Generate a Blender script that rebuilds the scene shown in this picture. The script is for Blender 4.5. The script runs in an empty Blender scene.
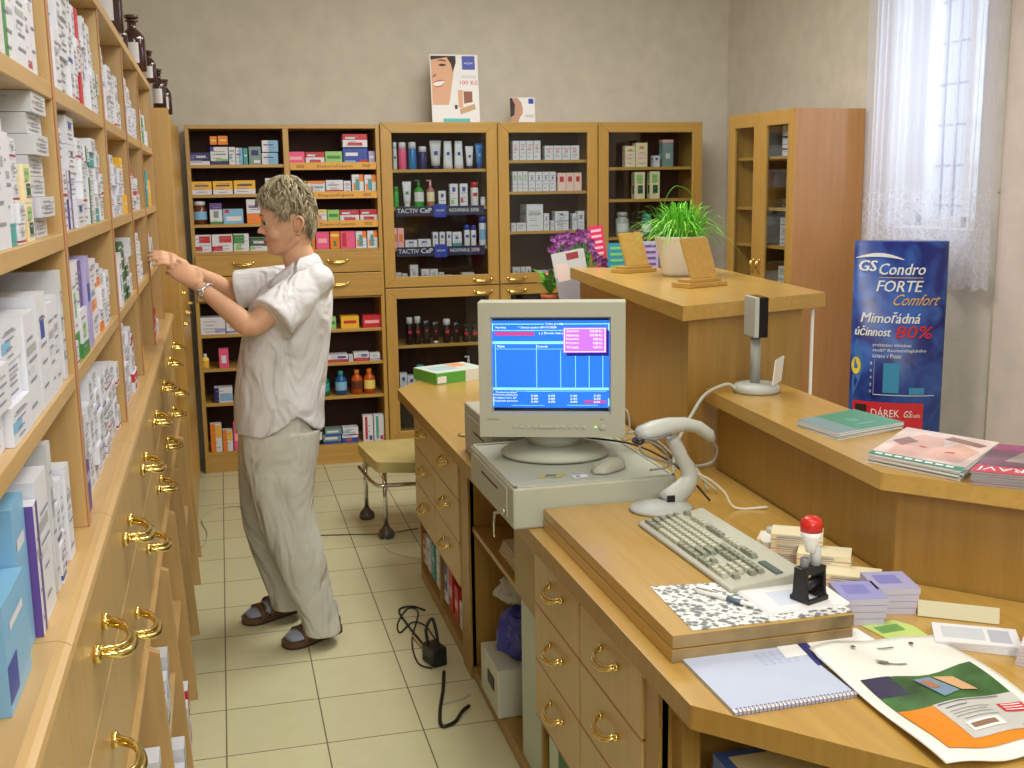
import bpy, bmesh, math, random
from mathutils import Vector, Matrix
random.seed(11)
SC = bpy.context.scene
COL = SC.collection
V = Vector
# ---------------------------------------------------------------- camera model
F, PITCH, YAW, ROLL, H = 1116.57, .177462, .250221, -.0140744, 1.66
_hf = V((math.sin(YAW), math.cos(YAW), 0)); _r = V((math.cos(YAW), -math.sin(YAW), 0)); _z = V((0, 0, 1))
FW = _hf*math.cos(PITCH) - _z*math.sin(PITCH); _u = _hf*math.sin(PITCH) + _z*math.cos(PITCH)
CR = _r*math.cos(ROLL) + _u*math.sin(ROLL); CU = -_r*math.sin(ROLL) + _u*math.cos(ROLL)
def ray(px, py): return FW + CR*((px-512)/F) + CU*((384-py)/F)
def atz(px, py, z=0):
    d = ray(px, py); t = (z-H)/d.z; return V((d.x*t, d.y*t, z))
def aty(px, py, y):
    d = ray(px, py); t = y/d.y; return V((d.x*t, y, H+d.z*t))
def atx(px, py, x):
    d = ray(px, py); t = x/d.x; return V((x, d.y*t, H+d.z*t))
cam_d = bpy.data.cameras.new('camera'); cam = bpy.data.objects.new('camera', cam_d); COL.objects.link(cam)
cam_d.sensor_width = 36; cam_d.lens = F/1024*36; cam_d.clip_start = .05
m = Matrix.Identity(4)
for i in range(3): m[i][0] = CR[i]; m[i][1] = CU[i]; m[i][2] = -FW[i]
m[2][3] = H; cam.matrix_world = m; SC.camera = cam
# ---------------------------------------------------------------- materials
def lin(c):
    return tuple(((v/255)/12.92 if v/255 <= .04045 else ((v/255+.055)/1.055)**2.4) for v in c) + (1,)
_mc = {}
def mat(c, rough=.55, metal=0, spec=.5, emit=0, name=None, alpha=None, noise=0, trans=0, coat=0):
    key = (tuple(c), rough, metal, spec, emit, alpha, noise, trans, coat)
    if key in _mc: return _mc[key]
    mt = bpy.data.materials.new(name or 'paint_%02x%02x%02x' % tuple(int(v) for v in c)); mt.use_nodes = True
    nt = mt.node_tree; b = nt.nodes['Principled BSDF']
    b.inputs['Base Color'].default_value = lin(c); b.inputs['Roughness'].default_value = rough
    b.inputs['Metallic'].default_value = metal; b.inputs['Specular IOR Level'].default_value = spec
    b.inputs['Transmission Weight'].default_value = trans; b.inputs['Coat Weight'].default_value = coat
    if emit:
        b.inputs['Emission Color'].default_value = lin(c); b.inputs['Emission Strength'].default_value = emit
    if alpha is not None: b.inputs['Alpha'].default_value = alpha
    if noise:
        tc = nt.nodes.new('ShaderNodeTexCoord'); n = nt.nodes.new('ShaderNodeTexNoise'); n.inputs['Scale'].default_value = 9
        n.inputs['Detail'].default_value = 4
        r = nt.nodes.new('ShaderNodeValToRGB')
        r.color_ramp.elements[0].color = lin([v*(1-noise) for v in c]); r.color_ramp.elements[1].color = lin([min(255, v*(1+noise*.6)) for v in c])
        r.color_ramp.elements[0].position = .3; r.color_ramp.elements[1].position = .7
        nt.links.new(tc.outputs['Object'], n.inputs['Vector']); nt.links.new(n.outputs['Fac'], r.inputs['Fac']); nt.links.new(r.outputs['Color'], b.inputs['Base Color'])
    _mc[key] = mt; return mt
def wood(name, c1, c2, axis='z', rough=.38, stretch=14, fine=1.0, coat=.15):
    mt = bpy.data.materials.new(name); mt.use_nodes = True; nt = mt.node_tree; b = nt.nodes['Principled BSDF']
    tc = nt.nodes.new('ShaderNodeTexCoord'); mp = nt.nodes.new('ShaderNodeMapping'); n = nt.nodes.new('ShaderNodeTexNoise')
    n2 = nt.nodes.new('ShaderNodeTexNoise'); mx = nt.nodes.new('ShaderNodeMath'); r = nt.nodes.new('ShaderNodeValToRGB')
    s = [stretch*2.2]*3; s['xyz'.index(axis)] = 1.6
    mp.inputs['Scale'].default_value = s
    n.inputs['Scale'].default_value = 1.6*fine; n.inputs['Detail'].default_value = 5; n.inputs['Distortion'].default_value = .6
    n2.inputs['Scale'].default_value = 1.4; n2.inputs['Detail'].default_value = 2
    mx.operation = 'MULTIPLY_ADD'; mx.inputs[1].default_value = .7
    nt.links.new(tc.outputs['Object'], mp.inputs['Vector']); nt.links.new(mp.outputs['Vector'], n.inputs['Vector'])
    nt.links.new(tc.outputs['Object'], n2.inputs['Vector'])
    m2 = nt.nodes.new('ShaderNodeMath'); m2.operation = 'MULTIPLY'; m2.inputs[1].default_value = .3
    nt.links.new(n2.outputs['Fac'], m2.inputs[0]); nt.links.new(n.outputs['Fac'], mx.inputs[0]); nt.links.new(m2.outputs[0], mx.inputs[2])
    r.color_ramp.elements[0].position = .32; r.color_ramp.elements[1].position = .68
    r.color_ramp.elements[0].color = lin(c1); r.color_ramp.elements[1].color = lin(c2)
    nt.links.new(mx.outputs[0], r.inputs['Fac']); nt.links.new(r.outputs['Color'], b.inputs['Base Color'])
    b.inputs['Roughness'].default_value = rough; b.inputs['Coat Weight'].default_value = coat; b.inputs['Coat Roughness'].default_value = .25
    return mt
OAK1, OAK2 = (178, 137, 66), (194, 154, 82)
W_V = wood('oak_vertical', OAK1, OAK2, 'z'); W_X = wood('oak_crosswise', OAK1, OAK2, 'x'); W_Y = wood('oak_lengthwise', OAK1, OAK2, 'y')
L_V = wood('pale_beech_vertical', (186, 150, 96), (199, 164, 110), 'z'); L_Y = wood('pale_beech_lengthwise', (190, 154, 98), (204, 168, 114), 'y')
L_F = wood('pale_beech_front', (184, 150, 94), (196, 162, 106), 'z')
POST = wood('pinkish_beech_edge', (176, 124, 92), (190, 138, 104), 'z')
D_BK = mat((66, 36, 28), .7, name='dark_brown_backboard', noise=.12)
D_BK2 = wood('brown_backboard', (120, 88, 50), (138, 102, 60), 'z')
T_S = wood('orange_veneer', (184, 130, 78), (198, 144, 90), 'z', rough=.3, stretch=8)
DK_T = wood('desk_oak_top', (178, 140, 68), (196, 157, 82), 'y', rough=.28, coat=.4)
DK_F = wood('desk_oak_face', (154, 118, 54), (171, 133, 66), 'z')
DK_D = wood('desk_drawer_face', (192, 162, 106), (204, 174, 118), 'z')
DK_E = mat((168, 106, 66), .4, name='reddish_edge_strip')
BRASS = mat((240, 216, 140), .14, 1, name='polished_brass'); CHROME = mat((215, 215, 218), .12, 1, name='chrome')
BEIGE = mat((178, 178, 164), .45, name='aged_beige_plastic'); BEIGE2 = mat((180, 184, 170), .45, name='grey_beige_plastic')
GREYP = mat((184, 188, 184), .4, name='pale_grey_plastic'); WHITE = mat((236, 236, 240), .5, name='white_card')
BLACK = mat((22, 22, 24), .4, name='black_plastic'); WPL = mat((240, 240, 238), .35, name='white_plastic')
def M(c, r=.5): return mat(c, r)
def glass_mat():
    mt = bpy.data.materials.new('cabinet_glass'); mt.use_nodes = True; nt = mt.node_tree; nt.nodes.remove(nt.nodes['Principled BSDF'])
    out = nt.nodes['Material Output']; t = nt.nodes.new('ShaderNodeBsdfTransparent'); g = nt.nodes.new('ShaderNodeBsdfGlossy'); mx = nt.nodes.new('ShaderNodeMixShader')
    lw = nt.nodes.new('ShaderNodeLayerWeight'); pw = nt.nodes.new('ShaderNodeMath'); pw.operation = 'POWER'; pw.inputs[1].default_value = 4; fr = nt.nodes.new('ShaderNodeMath'); fr.operation = 'MULTIPLY_ADD'; fr.inputs[1].default_value = .75; fr.inputs[2].default_value = .03; nt.links.new(lw.outputs['Facing'], pw.inputs[0]); nt.links.new(pw.outputs[0], fr.inputs[0])
    g.inputs['Roughness'].default_value = .03; t.inputs['Color'].default_value = (.93, .95, .95, 1)
    nt.links.new(fr.outputs[0], mx.inputs[0]); nt.links.new(t.outputs[0], mx.inputs[1]); nt.links.new(g.outputs[0], mx.inputs[2]); nt.links.new(mx.outputs[0], out.inputs[0]); return mt
GLASS = glass_mat()
# ---------------------------------------------------------------- mesh builder
_tc = {}
def text_geo(s):
    if s in _tc: return _tc[s]
    cu = bpy.data.curves.new('t', 'FONT'); cu.body = s; cu.resolution_u = 2; o = bpy.data.objects.new('t', cu)
    me = bpy.data.meshes.new_from_object(o)
    vs = [v.co.copy() for v in me.vertices]; fs = [tuple(p.vertices) for p in me.polygons]
    bpy.data.objects.remove(o); bpy.data.curves.remove(cu); bpy.data.meshes.remove(me)
    if not vs: r = ([], [], 1, 1)
    else:
        x0 = min(v.x for v in vs); x1 = max(v.x for v in vs); y0 = min(v.y for v in vs); y1 = max(v.y for v in vs)
        r = ([((v.x-x0)/(x1-x0), (v.y-y0)/(y1-y0)) for v in vs], fs, x1-x0, y1-y0)
    _tc[s] = r; return r
class MB:
    def __init__(s): s.v = []; s.f = []; s.mi = []; s.sm = []; s.mats = []
    def mid(s, m):
        if m not in s.mats: s.mats.append(m)
        return s.mats.index(m)
    def add(s, vs, fs, m, smooth=False):
        b = len(s.v); s.v += [tuple(v) for v in vs]; k = s.mid(m)
        for f in fs: s.f.append(tuple(i+b for i in f)); s.mi.append(k); s.sm.append(smooth)
        return s
    def box(s, x0, x1, y0, y1, z0, z1, m):
        vs = [(x, y, z) for z in (z0, z1) for y in (y0, y1) for x in (x0, x1)]
        return s.add(vs, [(0, 2, 3, 1), (4, 5, 7, 6), (0, 1, 5, 4), (2, 6, 7, 3), (0, 4, 6, 2), (1, 3, 7, 5)], m)
    def prism(s, pts, z0, z1, m, side=None):
        n = len(pts)
        vs = [(p[0], p[1], z0) for p in pts] + [(p[0], p[1], z1) for p in pts]
        s.add(vs, [tuple(range(n-1, -1, -1)), tuple(range(n, 2*n))], m)
        return s.add(vs, [(i, (i+1) % n, n+(i+1) % n, n+i) for i in range(n)], side or m)
    def ext(s, pts, d, m):      # extrude a 3-D polygon by vector d
        n = len(pts); d = V(d); pts = [V(p) for p in pts]; vs = pts + [p+d for p in pts]
        return s.add(vs, [tuple(range(n-1, -1, -1)), tuple(range(n, 2*n))] + [(i, (i+1) % n, n+(i+1) % n, n+i) for i in range(n)], m)
    def quad(s, a, b, c, d, m): return s.add([a, b, c, d], [(0, 1, 2, 3)], m)
    def lathe(s, prof, m, c=(0, 0, 0), seg=20, sy=1, smooth=True):
        vs = []; n = len(prof)
        for r, z in prof:
            for k in range(seg):
                a = 2*math.pi*k/seg; vs.append((c[0]+r*math.cos(a), c[1]+r*math.sin(a)*sy, c[2]+z))
        fs = [(i*seg+k, i*seg+(k+1) % seg, (i+1)*seg+(k+1) % seg, (i+1)*seg+k) for i in range(n-1) for k in range(seg)]
        fs += [tuple(range(seg-1, -1, -1)), tuple(range((n-1)*seg, n*seg))]
        return s.add(vs, fs, m, smooth)
    def tube(s, pts, r, m, seg=8, flat=None, cap=True):      # r number or list; flat = (axis, factor)
        pts = [V(p) for p in pts]; n = len(pts)
        rs = r if isinstance(r, (list, tuple)) else [r]*n
        t0 = (pts[1]-pts[0]).normalized(); up = V((0, 0, 1)) if abs(t0.z) < .9 else V((1, 0, 0))
        a = t0.cross(up).normalized(); vs = []
        for i in range(n):
            t = (pts[min(i+1, n-1)]-pts[max(i-1, 0)]).normalized()
            a = (a - t*a.dot(t)).normalized(); b = t.cross(a)
            for k in range(seg):
                q = 2*math.pi*k/seg; off = a*math.cos(q)*rs[i] + b*math.sin(q)*rs[i]
                if flat: fa = V(flat[0]); off -= fa*off.dot(fa)*(1-flat[1])
                vs.append(pts[i]+off)
        fs = [(i*seg+k, i*seg+(k+1) % seg, (i+1)*seg+(k+1) % seg, (i+1)*seg+k) for i in range(n-1) for k in range(seg)]
        if cap: fs += [tuple(range(seg-1, -1, -1)), tuple(range((n-1)*seg, n*seg))]
        return s.add(vs, fs, m, True)
    def sphere(s, c, r, m, seg=16, rings=10, sc=(1, 1, 1)):
        c = V(c); vs = []
        for i in range(1, rings):
            p = math.pi*i/rings
            for k in range(seg):
                a = 2*math.pi*k/seg; vs.append(c+V((math.sin(p)*math.cos(a)*sc[0], math.sin(p)*math.sin(a)*sc[1], math.cos(p)*sc[2]))*r)
        t = len(vs); vs += [c+V((0, 0, r*sc[2])), c-V((0, 0, r*sc[2]))]
        fs = [(i*seg+k, (i+1)*seg+k, (i+1)*seg+(k+1) % seg, i*seg+(k+1) % seg) for i in range(rings-2) for k in range(seg)]
        fs += [(t, k, (k+1) % seg) for k in range(seg)] + [(t+1, (rings-2)*seg+(k+1) % seg, (rings-2)*seg+k) for k in range(seg)]
        return s.add(vs, fs, m, True)
    def loft(s, rings, m, cap=True, smooth=True, closed=True):
        n = len(rings[0]); vs = [p for r in rings for p in r]
        rg = range(n if closed else n-1)
        fs = [(i*n+k, i*n+(k+1) % n, (i+1)*n+(k+1) % n, (i+1)*n+k) for i in range(len(rings)-1) for k in rg]
        if cap: fs += [tuple(range(n-1, -1, -1)), tuple(range((len(rings)-1)*n, len(rings)*n))]
        return s.add(vs, fs, m, smooth)
    def text(s, t, o, right, up, m, h=None, w=None, al='l', shear=0):
        vs, fs, W, Hh = text_geo(t); o = V(o); right = V(right).normalized(); up = V(up).normalized()
        if h and not w: w = h*W/Hh
        if w and not h: h = w*Hh/W
        ox = {'l': 0, 'c': -w/2, 'r': -w}[al]
        return s.add([o+right*(ox+a*w+shear*b*h)+up*(b*h) for a, b in vs], fs, m)
    def xf(s, mtx, start=0):
        for i in range(start, len(s.v)): s.v[i] = tuple(mtx @ V(s.v[i]))
        return s
    def mesh(s, name):
        me = bpy.data.meshes.new(name); me.from_pydata(s.v, [], s.f)
        for m in s.mats: me.materials.append(m)
        me.polygons.foreach_set('material_index', s.mi); me.polygons.foreach_set('use_smooth', s.sm); me.update(); return me
    def build(s, name, parent=None, loc=None, rot=0, bevel=0, seg=2, solid=0, fix=False, **kw):
        me = s.mesh(name)
        if fix:
            bm = bmesh.new(); bm.from_mesh(me); bmesh.ops.recalc_face_normals(bm, faces=bm.faces); bm.to_mesh(me); bm.free()
        return link(me, name, parent, loc, rot, bevel, seg, solid, **kw)
def link(me, name, parent=None, loc=None, rot=0, bevel=0, seg=2, solid=0, **kw):
    o = bpy.data.objects.new(name, me); COL.objects.link(o)
    if parent: o.parent = parent
    if loc is not None: o.location = loc
    o.rotation_euler = rot if isinstance(rot, (tuple, list)) else (0, 0, rot)
    if solid:
        md = o.modifiers.new('s', 'SOLIDIFY'); md.thickness = solid; md.offset = 0
    if bevel:
        md = o.modifiers.new('b', 'BEVEL'); md.width = bevel; md.segments = seg; md.limit_method = 'ANGLE'; md.angle_limit = .6
    tag(o, **kw); return o
def tag(o, label=None, cat=None, group=None, kind=None):
    if label: o['label'] = label
    if cat: o['category'] = cat
    if group: o['group'] = group
    if kind: o['kind'] = kind
    return o
def thing(name, label, cat, loc=(0, 0, 0), rot=0, group=None):
    o = bpy.data.objects.new(name, None); COL.objects.link(o); o.empty_display_size = .05
    o.location = loc; o.rotation_euler = rot if isinstance(rot, (tuple, list)) else (0, 0, rot)
    return tag(o, label, cat, group)
ORD = ['first', 'second', 'third', 'fourth', 'fifth', 'sixth', 'seventh', 'eighth', 'ninth', 'tenth', 'eleventh', 'twelfth', 'thirteenth', 'fourteenth', 'fifteenth', 'sixteenth', 'seventeenth', 'eighteenth', 'nineteenth', 'twentieth']
def smooth_path(pts, n=6):     # Catmull-Rom
    pts = [V(p) for p in pts]; P = [pts[0]*2-pts[1]] + pts + [pts[-1]*2-pts[-2]]; out = []
    for i in range(1, len(P)-2):
        for k in range(n):
            t = k/n; a, b, c, d = P[i-1], P[i], P[i+1], P[i+2]
            out.append(.5*((2*b)+(c-a)*t+(2*a-5*b+4*c-d)*t*t+(3*b-a-3*c+d)*t**3))
    out.append(pts[-1]); return out
# ---------------------------------------------------------------- room shell
def tile_mat():
    mt = bpy.data.materials.new('cream_floor_tiles'); mt.use_nodes = True; nt = mt.node_tree; b = nt.nodes['Principled BSDF']; N = nt.nodes; L = nt.links
    g = N.new('ShaderNodeNewGeometry'); sx = N.new('ShaderNodeSeparateXYZ'); L.new(g.outputs['Position'], sx.inputs[0])
    def m(op, a, bb=None, c=None):
        n = N.new('ShaderNodeMath'); n.operation = op
        for i, v in enumerate((a, bb, c)):
            if v is None: continue
            if isinstance(v, (int, float)): n.inputs[i].default_value = v
            else: L.new(v, n.inputs[i])
        return n.outputs[0]
    def line(src, off, per):
        fr = m('FRACT', m('MULTIPLY', m('SUBTRACT', src, off), 1/per)); d = m('MINIMUM', fr, m('SUBTRACT', 1.0, fr))
        return m('LESS_THAN', d, .0075)
    def cell(src, off, per): return m('FLOOR', m('MULTIPLY', m('SUBTRACT', src, off), 1/per))
    gr = m('MAXIMUM', line(sx.outputs[0], -.075, .2955), line(sx.outputs[1], 3.80, .3075))
    cx = cell(sx.outputs[0], -.075, .2955); cy = cell(sx.outputs[1], 3.80, .3075)
    wn = N.new('ShaderNodeTexWhiteNoise'); wn.noise_dimensions = '2D'; cb = N.new('ShaderNodeCombineXYZ'); L.new(cx, cb.inputs[0]); L.new(cy, cb.inputs[1]); L.new(cb.outputs[0], wn.inputs['Vector'])
    no = N.new('ShaderNodeTexNoise'); no.inputs['Scale'].default_value = 14; no.inputs['Detail'].default_value = 5; L.new(g.outputs['Position'], no.inputs['Vector'])
    v = m('ADD', m('MULTIPLY', wn.outputs['Value'], .35), m('MULTIPLY', no.outputs['Fac'], .65))
    r = N.new('ShaderNodeValToRGB'); L.new(v, r.inputs['Fac']); r.color_ramp.elements[0].color = lin((198, 195, 158)); r.color_ramp.elements[1].color = lin((214, 211, 176))
    mx = N.new('ShaderNodeMix'); mx.data_type = 'RGBA'; L.new(gr, mx.inputs['Factor']); L.new(r.outputs['Color'], mx.inputs['A']); mx.inputs['B'].default_value = lin((112, 102, 76))
    L.new(mx.outputs['Result'], b.inputs['Base Color']); L.new(m('MULTIPLY_ADD', gr, .5, .3), b.inputs['Roughness'])
    return mt
def plaster(name, c, s=130):
    mt = mat(c, .85, name=name, noise=.03); nt = mt.node_tree; b = nt.nodes['Principled BSDF']
    n = nt.nodes.new('ShaderNodeTexNoise'); n.inputs['Scale'].default_value = s; bp = nt.nodes.new('ShaderNodeBump'); bp.inputs['Strength'].default_value = .12; bp.inputs['Distance'].default_value = .01
    nt.links.new(n.outputs['Fac'], bp.inputs['Height']); nt.links.new(bp.outputs[0], b.inputs['Normal']); return mt
WALL = plaster('beige_grey_plaster', (214, 208, 197)); WALLR = plaster('pale_plaster', (220, 215, 208)); CEIL = plaster('white_ceiling_plaster', (232, 230, 224))
def struct(name, mb, **k): return mb.build(name, kind='structure', **k)
XL, XR, YB, YF, ZC = -.80, 3.3, 7.03, -2.6, 3.0
struct('floor', MB().box(XL-.2, XR+.3, YF-.2, YB+.2, -.1, 0, tile_mat()))
struct('ceiling', MB().box(XL-.2, XR+.3, YF-.2, YB+.2, ZC, ZC+.1, CEIL))
struct('wall_back', MB().box(XL-.2, XR+.3, YB, YB+.15, 0, ZC, WALL))
struct('wall_left', MB().box(XL-.15, XL, YF, YB, 0, ZC, WALL))
struct('wall_front', MB().box(XL-.2, XR+.3, YF-.15, YF, 0, ZC, WALL))
wy0, wy1, wz0, wz1 = 4.40, 5.14, 1.42, 2.75
mb = MB()
mb.box(XR, XR+.3, YF, wy0, 0, ZC, WALLR).box(XR, XR+.3, wy1, YB, 0, ZC, WALL).box(XR, XR+.3, wy0, wy1, 0, wz0, WALLR).box(XR, XR+.3, wy0, wy1, wz1, ZC, WALLR)
struct('wall_right', mb)
# protruding pale pier right of the curtain
struct('trim_1', MB().box(3.27, XR, 2.2, 4.215, 0, ZC, plaster('pink_white_plaster', (222, 210, 206))))
wf = struct('window_1', MB().box(XR+.2, XR+.25, wy0, wy1, wz0, wz0+.05, WPL).box(XR+.2, XR+.25, wy0, wy1, wz1-.05, wz1, WPL).box(XR+.2, XR+.25, wy0, wy0+.05, wz0, wz1, WPL).box(XR+.2, XR+.25, wy1-.05, wy1, wz0, wz1, WPL).box(XR+.2, XR+.25, 4.75, 4.79, wz0, wz1, WPL))
g = MB(); bar = mat((120, 124, 136), .5, .6)
for k in range(7):
    z = wz0+.1+k*.2; g.tube([(XR+.27, wy0, z), (XR+.27, wy1, z)], .006, bar, 6)
for k in range(7):
    y = wy0+.06+k*.1; g.tube([(XR+.27, y, wz0), (XR+.27, y, wz1)], .006, bar, 6)
g.build('security_grille', wf)
MB().box(XR+.223, XR+.227, wy0+.05, wy1-.05, wz0+.05, wz1-.05, GLASS).build('pane', wf)
# pipe beside the curtain
p = thing('heating_pipe', 'thin pale vertical pipe running down the wall beside the lace curtain', 'pipe', (3.285, 4.235, 0))
MB().tube([(0, 0, 0), (0, 0, ZC)], .009, mat((214, 208, 190), .5), 10).build('pipe_run', p)
q = MB()
for z in (.35, 1.6, 2.6): q.lathe([(.013, z-.01), (.013, z+.01)], mat((200, 196, 180), .5), seg=12); q.box(0, .014, -.005, .005, z-.006, z+.006, GREYP)
q.build('pipe_clip', p)
# ---------------------------------------------------------------- lights
def area(name, loc, size, power, color=(1, .98, .885), rot=(0, 0, 0), sy=None):
    l = bpy.data.lights.new(name, 'AREA'); l.energy = power; l.color = color; l.size = size
    if sy: l.shape = 'RECTANGLE'; l.size_y = sy
    o = bpy.data.objects.new(name, l); COL.objects.link(o); o.location = loc; o.rotation_euler = rot; return o
area('ceiling_or_fill_lamp', (.7, 1.3, 2.96), .6, 27, sy=1.4)
area('ceiling_or_fill_lamp', (1.1, 3.9, 2.96), .6, 36, sy=1.4)
area('ceiling_or_fill_lamp', (1.7, 5.2, 2.96), .9, 19, sy=.9)
area('ceiling_or_fill_lamp', (1.9, .2, 2.96), .6, 20, sy=1.2)
area('ceiling_or_fill_lamp', (.35, -1.3, 2.6), 1.1, 52, rot=(math.radians(68), 0, 0))  # added soft fill behind the camera to brighten the cabinet interiors, no fixture
area('ceiling_or_fill_lamp', (1.3, 4.3, 2.85), .9, 20, rot=(math.radians(52), 0, 0))  # added fill tilted at the back wall, lifts the whites in the cabinets
area('window_daylight', (XR+.6, 4.82, 2.15), .9, 26, (.78, .86, 1.0), (0, math.pi/2, 0), 1.4)
w = bpy.data.worlds.new('daylight'); SC.world = w; w.use_nodes = True
w.node_tree.nodes['Background'].inputs[0].default_value = (.80, .87, 1, 1); w.node_tree.nodes['Background'].inputs[1].default_value = 1.15
SC.view_settings.view_transform = 'Standard'; SC.view_settings.look = 'None'; SC.view_settings.exposure = -.1
# ---------------------------------------------------------------- lace curtain
def curtain_mat():
    mt = bpy.data.materials.new('sheer_lace'); mt.use_nodes = True; nt = mt.node_tree; N = nt.nodes; L = nt.links; N.remove(N['Principled BSDF']); out = N['Material Output']
    tr = N.new('ShaderNodeBsdfTransparent'); tl = N.new('ShaderNodeBsdfTranslucent'); df = N.new('ShaderNodeBsdfDiffuse'); a = N.new('ShaderNodeMixShader'); b = N.new('ShaderNodeMixShader')
    tl.inputs[0].default_value = (.84, .85, .97, 1); df.inputs[0].default_value = (.78, .78, .88, 1); a.inputs[0].default_value = .5
    L.new(tl.outputs[0], a.inputs[1]); L.new(df.outputs[0], a.inputs[2])
    tc = N.new('ShaderNodeTexCoord'); sp = N.new('ShaderNodeSeparateXYZ'); L.new(tc.outputs['Object'], sp.inputs[0])
    vo = N.new('ShaderNodeTexVoronoi'); vo.feature = 'DISTANCE_TO_EDGE'; vo.inputs['Scale'].default_value = 24
    no = N.new('ShaderNodeTexNoise'); no.inputs['Scale'].default_value = 16; no.inputs['Detail'].default_value = 3
    L.new(tc.outputs['Object'], vo.inputs['Vector']); L.new(tc.outputs['Object'], no.inputs['Vector'])
    th = N.new('ShaderNodeMath'); th.operation = 'LESS_THAN'; th.inputs[1].default_value = .075; L.new(vo.outputs[0], th.inputs[0])
    n2 = N.new('ShaderNodeMath'); n2.operation = 'GREATER_THAN'; n2.inputs[1].default_value = .56; L.new(no.outputs[0], n2.inputs[0])
    mxm = N.new('ShaderNodeMath'); mxm.operation = 'MAXIMUM'; L.new(th.outputs[0], mxm.inputs[0]); L.new(n2.outputs[0], mxm.inputs[1])
    lz = N.new('ShaderNodeMapRange'); lz.inputs[1].default_value = .46; lz.inputs[2].default_value = .40; lz.inputs[3].default_value = 0; lz.inputs[4].default_value = 1; L.new(sp.outputs[2], lz.inputs[0])
    ml = N.new('ShaderNodeMath'); ml.operation = 'MULTIPLY'; L.new(mxm.outputs[0], ml.inputs[0]); L.new(lz.outputs[0], ml.inputs[1])
    ad = N.new('ShaderNodeMath'); ad.operation = 'MULTIPLY_ADD'; ad.inputs[1].default_value = .20; ad.inputs[2].default_value = .56; L.new(ml.outputs[0], ad.inputs[0])
    L.new(ad.outputs[0], b.inputs[0]); L.new(tr.outputs[0], b.inputs[1]); L.new(a.outputs[0], b.inputs[2]); L.new(b.outputs[0], out.inputs[0]); return mt
mb = MB(); n = 180; y0, y1 = 4.19, 5.20; rows = []
for j in range(14):
    z = 1.62*j/13; row = []
    for i in range(n+1):
        t = i/n; y = y0+(y1-y0)*t
        sway = .03*math.sin(9*t+1.5*z)
        x = -.012*math.sin(t*math.pi*2*15+1.2*math.sin(7*t)+.5*z)-.012*math.sin(t*31+z*.4)
        zz = z + (.012*math.sin(t*math.pi*2*9) if j == 0 else 0)
        row.append((x, y-4.70+sway*(1-z/1.62)*.4, zz))
    rows.append(row)
mb.loft(rows, curtain_mat(), cap=False, closed=False)
CT = thing('lace_curtain', 'sheer white lace curtain hanging over the barred window on the right', 'curtain', (3.215, 4.70, 1.17))
mb.build('curtain_cloth', CT)
CP = thing('curtain_rail', 'white curtain rail above the window', 'curtain rail', (3.215, 4.70, 2.8))
MB().tube([(0, -.52, 0), (0, .52, 0)], .01, WPL, 8).box(0, .05, -.5, -.49, -.008, .008, WPL).box(0, .075, .49, .5, -.008, .008, WPL).build('rail', CP)
# ---------------------------------------------------------------- brass handles
def handle_mesh(w, out, drop, r=.0045):
    mb = MB(); pts = []
    for k in range(13):
        t = -1+2*k/12; c = math.sqrt(max(0, 1-t*t))
        pts.append((t*w/2, -.004-out*(c**.7), -drop*(c**.8)))
    mb.tube(pts, [r*(1+.45*math.sin(math.pi*k/12)) for k in range(13)], BRASS, 8)
    mb.tube([(p[0]*.93, p[1]*.9, p[2]*.8+r*1.5) for p in pts], r*.8, BRASS, 6)
    for s in (-1, 1): mb.sphere((s*w/2, -.005, 0), r*2.2, BRASS, 10, 6, (1.2, .7, 1.2))
    return mb.mesh('handle')
HM_BIG = handle_mesh(.13, .046, .014, .0055); HM_DESK = handle_mesh(.10, .028, .014, .0036); HM_FLAT = handle_mesh(.11, .016, .012, .0035); HM_SM = handle_mesh(.06, .02, .0, .0035)
def handle(me, parent, loc, rot=0): return link(me, 'handle', parent, loc, rot)
# ---------------------------------------------------------------- left wall unit (very slightly off parallel)
LA = .006
def LP(x, y, z=0): return V((x*math.cos(LA)-y*math.sin(LA), x*math.sin(LA)+y*math.cos(LA), z))
Y0, Y1 = .87, 5.10
LZ = 1.125
rk = thing('shelf_rack', 'tall beech medicine shelf rack on the left, crammed with white boxes', 'shelf rack', LP(0, 0, 0), LA)
posts = [.90, 1.86, 2.71, 3.39, 4.06, 4.86]; RX = -.222
MB().box(-.585, -.575, .90, 4.86, LZ, 2.07, D_BK2).build('back_panel', rk)
for y in posts: 
    MB().box(-.575, RX-.003, y-.009, y+.009, LZ, 2.05, L_V).box(RX-.003, RX, y-.009, y+.009, LZ, 2.05, POST).build('upright', rk, bevel=.0015)
SHZ = [LZ, 1.352, 1.570, 1.794]
for z in SHZ[1:]:
    for a, b in zip(posts[:-1], posts[1:]): MB().box(-.575, RX-.003, a+.009, b-.009, z, z+.024, L_Y).build('shelf', rk, bevel=.0015)
MB().box(-.60, RX+.004, .885, 4.875, 2.05, 2.074, L_Y).build('top_board', rk, bevel=.002)
SH = [LZ+.0005, 1.3765, 1.5945, 1.8185]
# worktop ledge with joints
wt = MB()
ys = [.81+.56*k for k in range(8)]+[5.10]
for a, b in zip(ys[:-1], ys[1:]):
    pr = [(-.76, 1.095), (-.205, 1.095), (-.197, 1.099), (-.194, 1.108), (-.196, 1.117), (-.203, 1.122), (-.212, 1.125), (-.76, 1.125)]
    wt.ext([(x, a+.0012, z) for x, z in pr], (0, b-a-.0024, 0), L_Y)
wt.box(-.75, -.203, .82, Y1, 1.093, 1.122, mat((120, 70, 40), .6))
wt.build('worktop', loc=LP(0, 0), rot=LA, label='long beech worktop ledge with rounded front edge below the left shelf rack', cat='worktop')
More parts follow.
